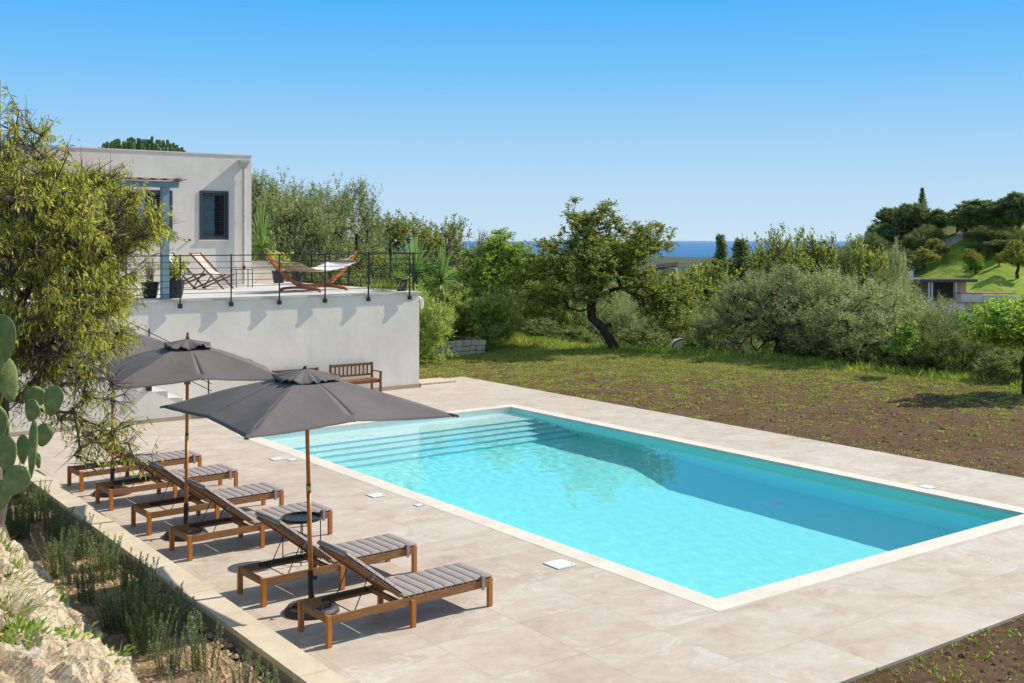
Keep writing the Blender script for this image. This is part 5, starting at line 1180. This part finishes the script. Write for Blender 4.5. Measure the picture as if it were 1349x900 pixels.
# ------------------------------------------------------------------ rocky bank
def fbm(x, y, z, o=6, H_=.9): return noise.fractal((x, y, z), H_, 2.1, o)
nu, nv = 210, 420; us = np.linspace(.75, 2.90, nu); vs_ = np.linspace(4.5, 13.5, nv); V = np.zeros((nu, nv, 3))
UU, VV = np.meshgrid(us, vs_, indexing='ij'); BZ = bank(UU, VV)
for i in range(nu):
    for j in range(nv):
        x, y = us[i], vs_[j]; z = BZ[i, j]; e = min(1, (x-.75)/.25, (2.90-x)/.1, (y-4.5)/.4, (13.5-y)/.5)
        r1 = noise.ridged_multi_fractal((x*1.1, y*.8, z*.9), .9, 2.1, 5, 1.0, 2.0)-1.1
        c_ = noise.cell((x*2.6+fbm(x*2, y*2, 0, 3), y*2.2+fbm(x*2, y*2, 4, 3), z*2.6))
        dsp = .10*fbm(x*1.6, y*1.6, z*1.6)+.08*r1+.06*(c_-.5)+.016*fbm(x*9, y*9, z*9)+.05*fbm(x*3.2, y*3.2, z*3.2)
        g2 = noise.noise((x*1.1, y*1.1, 7))
        V[i, j] = (x+(dsp*.9+.03)*e, y+.02*fbm(x*5, y*5, 9)*e, z+(dsp*.8+.07)*e-.06*(1-e))
idx = np.arange(nu*nv).reshape(nu, nv); Q = np.stack([idx[:-1, :-1], idx[1:, :-1], idx[1:, 1:], idx[:-1, 1:]], -1).reshape(-1, 4)
rock = npmesh('rock_outcrop', V.reshape(-1, 3), Q, M['rock'], smooth=False); tag(rock, 'pale crumbly limestone outcrop at the bottom left below the cactus', 'rock')
rng = np.random.RandomState(20)
def bankpts(n, x0, x1, y0, y1, seed, clump=0, off=0):
    rng = np.random.RandomState(seed); X = rng.uniform(x0, x1, n); Y = rng.uniform(y0, y1, n)
    if clump: 
        k = np.array([noise.noise((x*1.5, y*1.5, seed)) > clump-.15*0 for x, y in zip(X, Y)]); X, Y = X[k], Y[k]
    i = np.clip(np.searchsorted(us, X), 0, nu-1); j = np.clip(np.searchsorted(vs_, Y), 0, nv-1)
    return np.stack([X, Y, V[i, j, 2]+off], 1)
P = bankpts(12000, 1.1, 2.2, 9.6, 13.3, 1, -.1); o = blades('bank_grass', P, .06, .2, .012, L['grass'], 7, .6); tag(o, 'bright green grass on the bank under the prickly pear', 'grass')
P = bankpts(2600, 1.3, 2.5, 5, 9.0, 2, .34); o = blades('bank_grass', P, .05, .16, .010, L['grass'], 8, .7); tag(o, 'thin green grass growing in pockets of the pale rock', 'grass')
P = bankpts(1500, 1.4, 2.9, 5, 12, 3, .25); o = blades('dry_grass', P, .08, .26, .005, L['dry'], 9, .9); tag(o, 'dry straw coloured grass stalks on the pale rock', 'dry grass')
# clods and stones of the planting bed
rng = np.random.RandomState(22); n = 15000; X = rng.uniform(2.55, 3.9, n); Y = rng.uniform(5.5, 19, n)
M['bedsoil'] = simple('ochre soil', (.44, .31, .18), (.23, .15, .08), 7, .98, .8, 30, .01, spec=.1)
scatter_lumps('bed_soil_clods', np.stack([X, Y, terr(X, Y)+.0], 1), .008, .055, M['bedsoil'], 5, 'ochre clods of earth between the rosemary bushes', 'soil')
n = 1500; P = bankpts(n, 1.6, 3.0, 5, 12, 9); scatter_lumps('rubble', P, .01, .07, M['rock'], 6, 'loose limestone rubble on the rocky bank', 'rubble')

# rosemary bushes
def rosemary(seed, nst, flower):
    rng = np.random.RandomState(seed); A = []; B = []; RA = []; P = []; Dn = []; FP = []
    for k in range(nst):
        a = rng.uniform(0, 2*PI); r_ = .15*math.sqrt(rng.uniform(0, 1)); s = np.array([math.cos(a)*r_, math.sin(a)*r_, 0]); h = rng.uniform(.24, .56)
        lean = np.array([math.cos(a), math.sin(a), 0])*rng.uniform(.0, .30)*h+rng.normal(size=3)*[.02, .02, 0]; q = s; m_ = 6
        for i in range(m_):
            t_ = (i+1)/m_; e = s+lean*t_**1.3+np.array([0, 0, h*t_])+rng.normal(size=3)*.003; A.append(q); B.append(e); RA.append(.0035*(1-t_*.6))
            for z in range(int(26*h/.4)):
                u = rng.uniform(0, 1); P.append(q+(e-q)*u); th = rng.uniform(0, 2*PI); dd_ = np.array([math.cos(th), math.sin(th), rng.uniform(.7, 1.9)]); Dn.append(dd_)
            if flower and i > 1 and rng.uniform() < .6:
                for z in range(3): FP.append(q+(e-q)*rng.uniform()+rng.normal(size=3)*.007)
            q = e
    root = bpy.data.objects.new('rosemary', None); link(root)
    A, B, RA = np.array(A), np.array(B), np.array(RA); V, Fq = tubes(A, B, RA, RA*.8, 4); npmesh('stems', V, Fq, M['stem'], root)
    V, Fq = leafgeo(np.array(P), np.array(Dn), .026, .0062, rng); npmesh('needles', V, Fq, L['rosemary'], root)
    if FP: V, Fq = leafgeo(np.array(FP), rng.normal(size=(len(FP), 3)), .012, .009, rng); fo = npmesh('flowers', V, Fq, L['flower'], root); fo['kind'] = 'stuff'
    return root
RP = [rosemary(1, 22, True), rosemary(2, 34, False), rosemary(3, 16, True), rosemary(4, 44, False)]
rs = random.Random(9); used2 = set()
for row, (x0, nm) in enumerate(((3.60, 'kerb'), (3.18, 'rock'))):
    y = 6.6+row*.2; k = 0
    while y < 17.5:
        pi_ = (rs.choice([0, 2, 0, 1] if y < 9.5 else [1, 3, 2])); pr = RP[pi_]
        if rs.random() < (.9 if row < 1 else .7):
            o = copy_tree(pr) if pi_ in used2 else pr; used2.add(pi_)
            xx = x0+rs.uniform(-.1, .1); yy = y+rs.uniform(-.1, .1)
            if xx > 3.75: xx = 3.75
            s = rs.uniform(.72, 1.0); o.location = (xx, yy, terr1(xx, yy)-.02); o.scale = (s, s, s*rs.uniform(.85, 1.12)); o.rotation_euler = (0, 0, rs.uniform(0, 6.28)); o.name = 'rosemary'
            k += 1
            where = {'kerb': 'in the row against the stone kerb', 'rock': 'in the row at the rock foot'}[nm]
            ordn = ['first', 'second', 'third', 'fourth', 'fifth', 'sixth', 'seventh', 'eighth', 'ninth', 'tenth', 'eleventh', 'twelfth', 'thirteenth', 'fourteenth', 'fifteenth', 'sixteenth', 'seventeenth', 'eighteenth', 'nineteenth', 'twentieth', 'twenty-first', 'twenty-second', 'twenty-third', 'twenty-fourth', 'twenty-fifth', 'twenty-sixth', 'twenty-seventh', 'twenty-eighth'][k-1]
            tag(o, f'{ordn} rosemary bush {where}, counted from the bottom edge', 'rosemary', 'rosemary bushes in the planting bed')
        y += rs.uniform(.42, .6)
# green weeds on the bank
def weed(seed, n, ll, lw, label, px, py, d, sc=1):
    rng = np.random.RandomState(seed); x, y = D(px, d); i = min(max(int(np.searchsorted(us, x)), 0), nu-1); j = min(max(int(np.searchsorted(vs_, y)), 0), nv-1); z = V_rock[i, j, 2]
    P = rng.normal(size=(n, 3))*[.10, .10, .03]*sc; P[:, 2] = np.abs(P[:, 2]); dv = P*6+rng.normal(size=P.shape)*.4+[0, 0, .6]
    Vv, Ff = leafgeo(P, dv, ll*sc, lw*sc, rng, bend=.15); root = thing('weed', label, 'weed', (x, y, z)); npmesh('leaves', Vv, Ff, L['green'] if lw > .02 else L['grass'], root)
V_rock = V_ = None
V_rock = np.zeros((nu, nv, 3)); V_rock[:] = np.array([v.co[:] for v in rock.data.vertices]).reshape(nu, nv, 3)
weed(1, 90, .065, .03, 'broad leaved green weed at the left edge low on the rock', 20, 800, 7.4)
weed(2, 50, .06, .026, 'broad leaved weed right of the one at the left edge', 42, 815, 7.5)
weed(3, 70, .08, .03, 'small green weed on the rock face near the bottom', 82, 850, 7.9)
weed(4, 60, .07, .03, 'little green weed at the lower tip of the rock beside the bed', 135, 860, 8.6)
weed(5, 110, .13, .006, 'feathery green tuft at the left edge halfway up the rock', -4, 775, 7.6, 1.2)
weed(7, 110, .12, .006, 'tall feathery green tuft at the left edge above the broad weeds', -2, 735, 7.9, 1.3)
weed(8, 80, .11, .006, 'feathery green tuft at the left edge between the two other tufts', 12, 800, 7.4, 1.2)
weed(6, 70, .08, .03, 'small leafy weed on the upper rock shoulder', 62, 700, 9.3)
# prickly pear
cx_, cy_ = D(12, 8.2); pc = thing('prickly_pear', 'prickly pear cactus with large oval pads at the left edge', 'cactus', (cx_, cy_, 1.3))
pads = [(2, 447, 8.0, .17, .125, 5, .3), (9, 500, 8.15, .16, .085, -12, .9), (-16, 480, 8.0, .15, .12, 10, .2), (70, 528, 8.3, .105, .085, 10, .25), (42, 541, 8.2, .075, .08, 20, .6), (47, 522, 8.35, .07, .075, -20, .3), (58, 573, 8.3, .08, .068, 15, .3), (43, 592, 8.1, .20, .036, 3, .2),
        (30, 592, 8.25, .10, .062, 0, .5), (7, 597, 8.1, .125, .09, -8, .3), (20, 634, 8.0, .11, .10, 35, .2), (-10, 560, 8.2, .15, .11, 6, .4), (-20, 620, 8.1, .16, .12, 0, .2), (50, 607, 8.35, .05, .03, -10, .3), (2, 570, 8.4, .12, .08, -15, .4), (0, 652, 8.05, .10, .10, 0, .3)]
rs = random.Random(2)
for i, (px, py, d, a_, b_, tilt, yaw) in enumerate(pads):
    a_ *= 1.05; b_ *= 1.1; yaw *= .6
    x, y = D(px, d); z = CH-(py-HY)/F*d; bb = MB(); n1_, n2_ = 14, 22; vs = []
    for u in range(n1_+1):
        th = PI*u/n1_; 
        for v_ in range(n2_):
            ph = 2*PI*v_/n2_; r_ = math.sin(th); zz = -math.cos(th); fl = .78+.22*zz
            vs.append((b_*r_*math.cos(ph)*fl*1.08, .016*r_**.6*math.sin(ph)*(1+.3*math.sin(5*zz+i)), a_*zz+.008*math.sin(3*ph+i)))
    bb.add(vs, [(u*n2_+k, u*n2_+(k+1) % n2_, (u+1)*n2_+(k+1) % n2_, (u+1)*n2_+k) for u in range(n1_) for k in range(n2_)])
    o = bb.build('pad', M['cactus'], pc, smooth=True)
    o.location = Vector((x, y, z))-pc.location
    o.rotation_euler = (rs.uniform(-.15, .15), R(tilt), -math.atan2(CF, CR)+yaw*rs.choice((-1, 1)))
# prototypes that were never placed must not stay in the scene
for o in [q for q in COL.objects if q.parent is None and q.type == 'EMPTY' and not q.get('label')]:
    for c in list(o.children_recursive): bpy.data.objects.remove(c)
    bpy.data.objects.remove(o)
for o in COL.objects:
    if 'proto' in o: del o['proto']

HZ_ON = True
if HZ_ON:
    b = MB(); b.box(-41000, -41000, -94, 41000, 41000, 14)
    m, t, p = mat('thin air'); t.nodes.remove(p); pv = N(t, 'VolumePrincipled'); pv.inputs['Color'].default_value = (.80, .90, 1, 1); pv.inputs['Density'].default_value = 9e-6; pv.inputs['Anisotropy'].default_value = .3
    t.links.new(pv.outputs[0], t.nodes['Material Output'].inputs['Volume']); o = b.build('haze', m); o['kind'] = 'stuff'
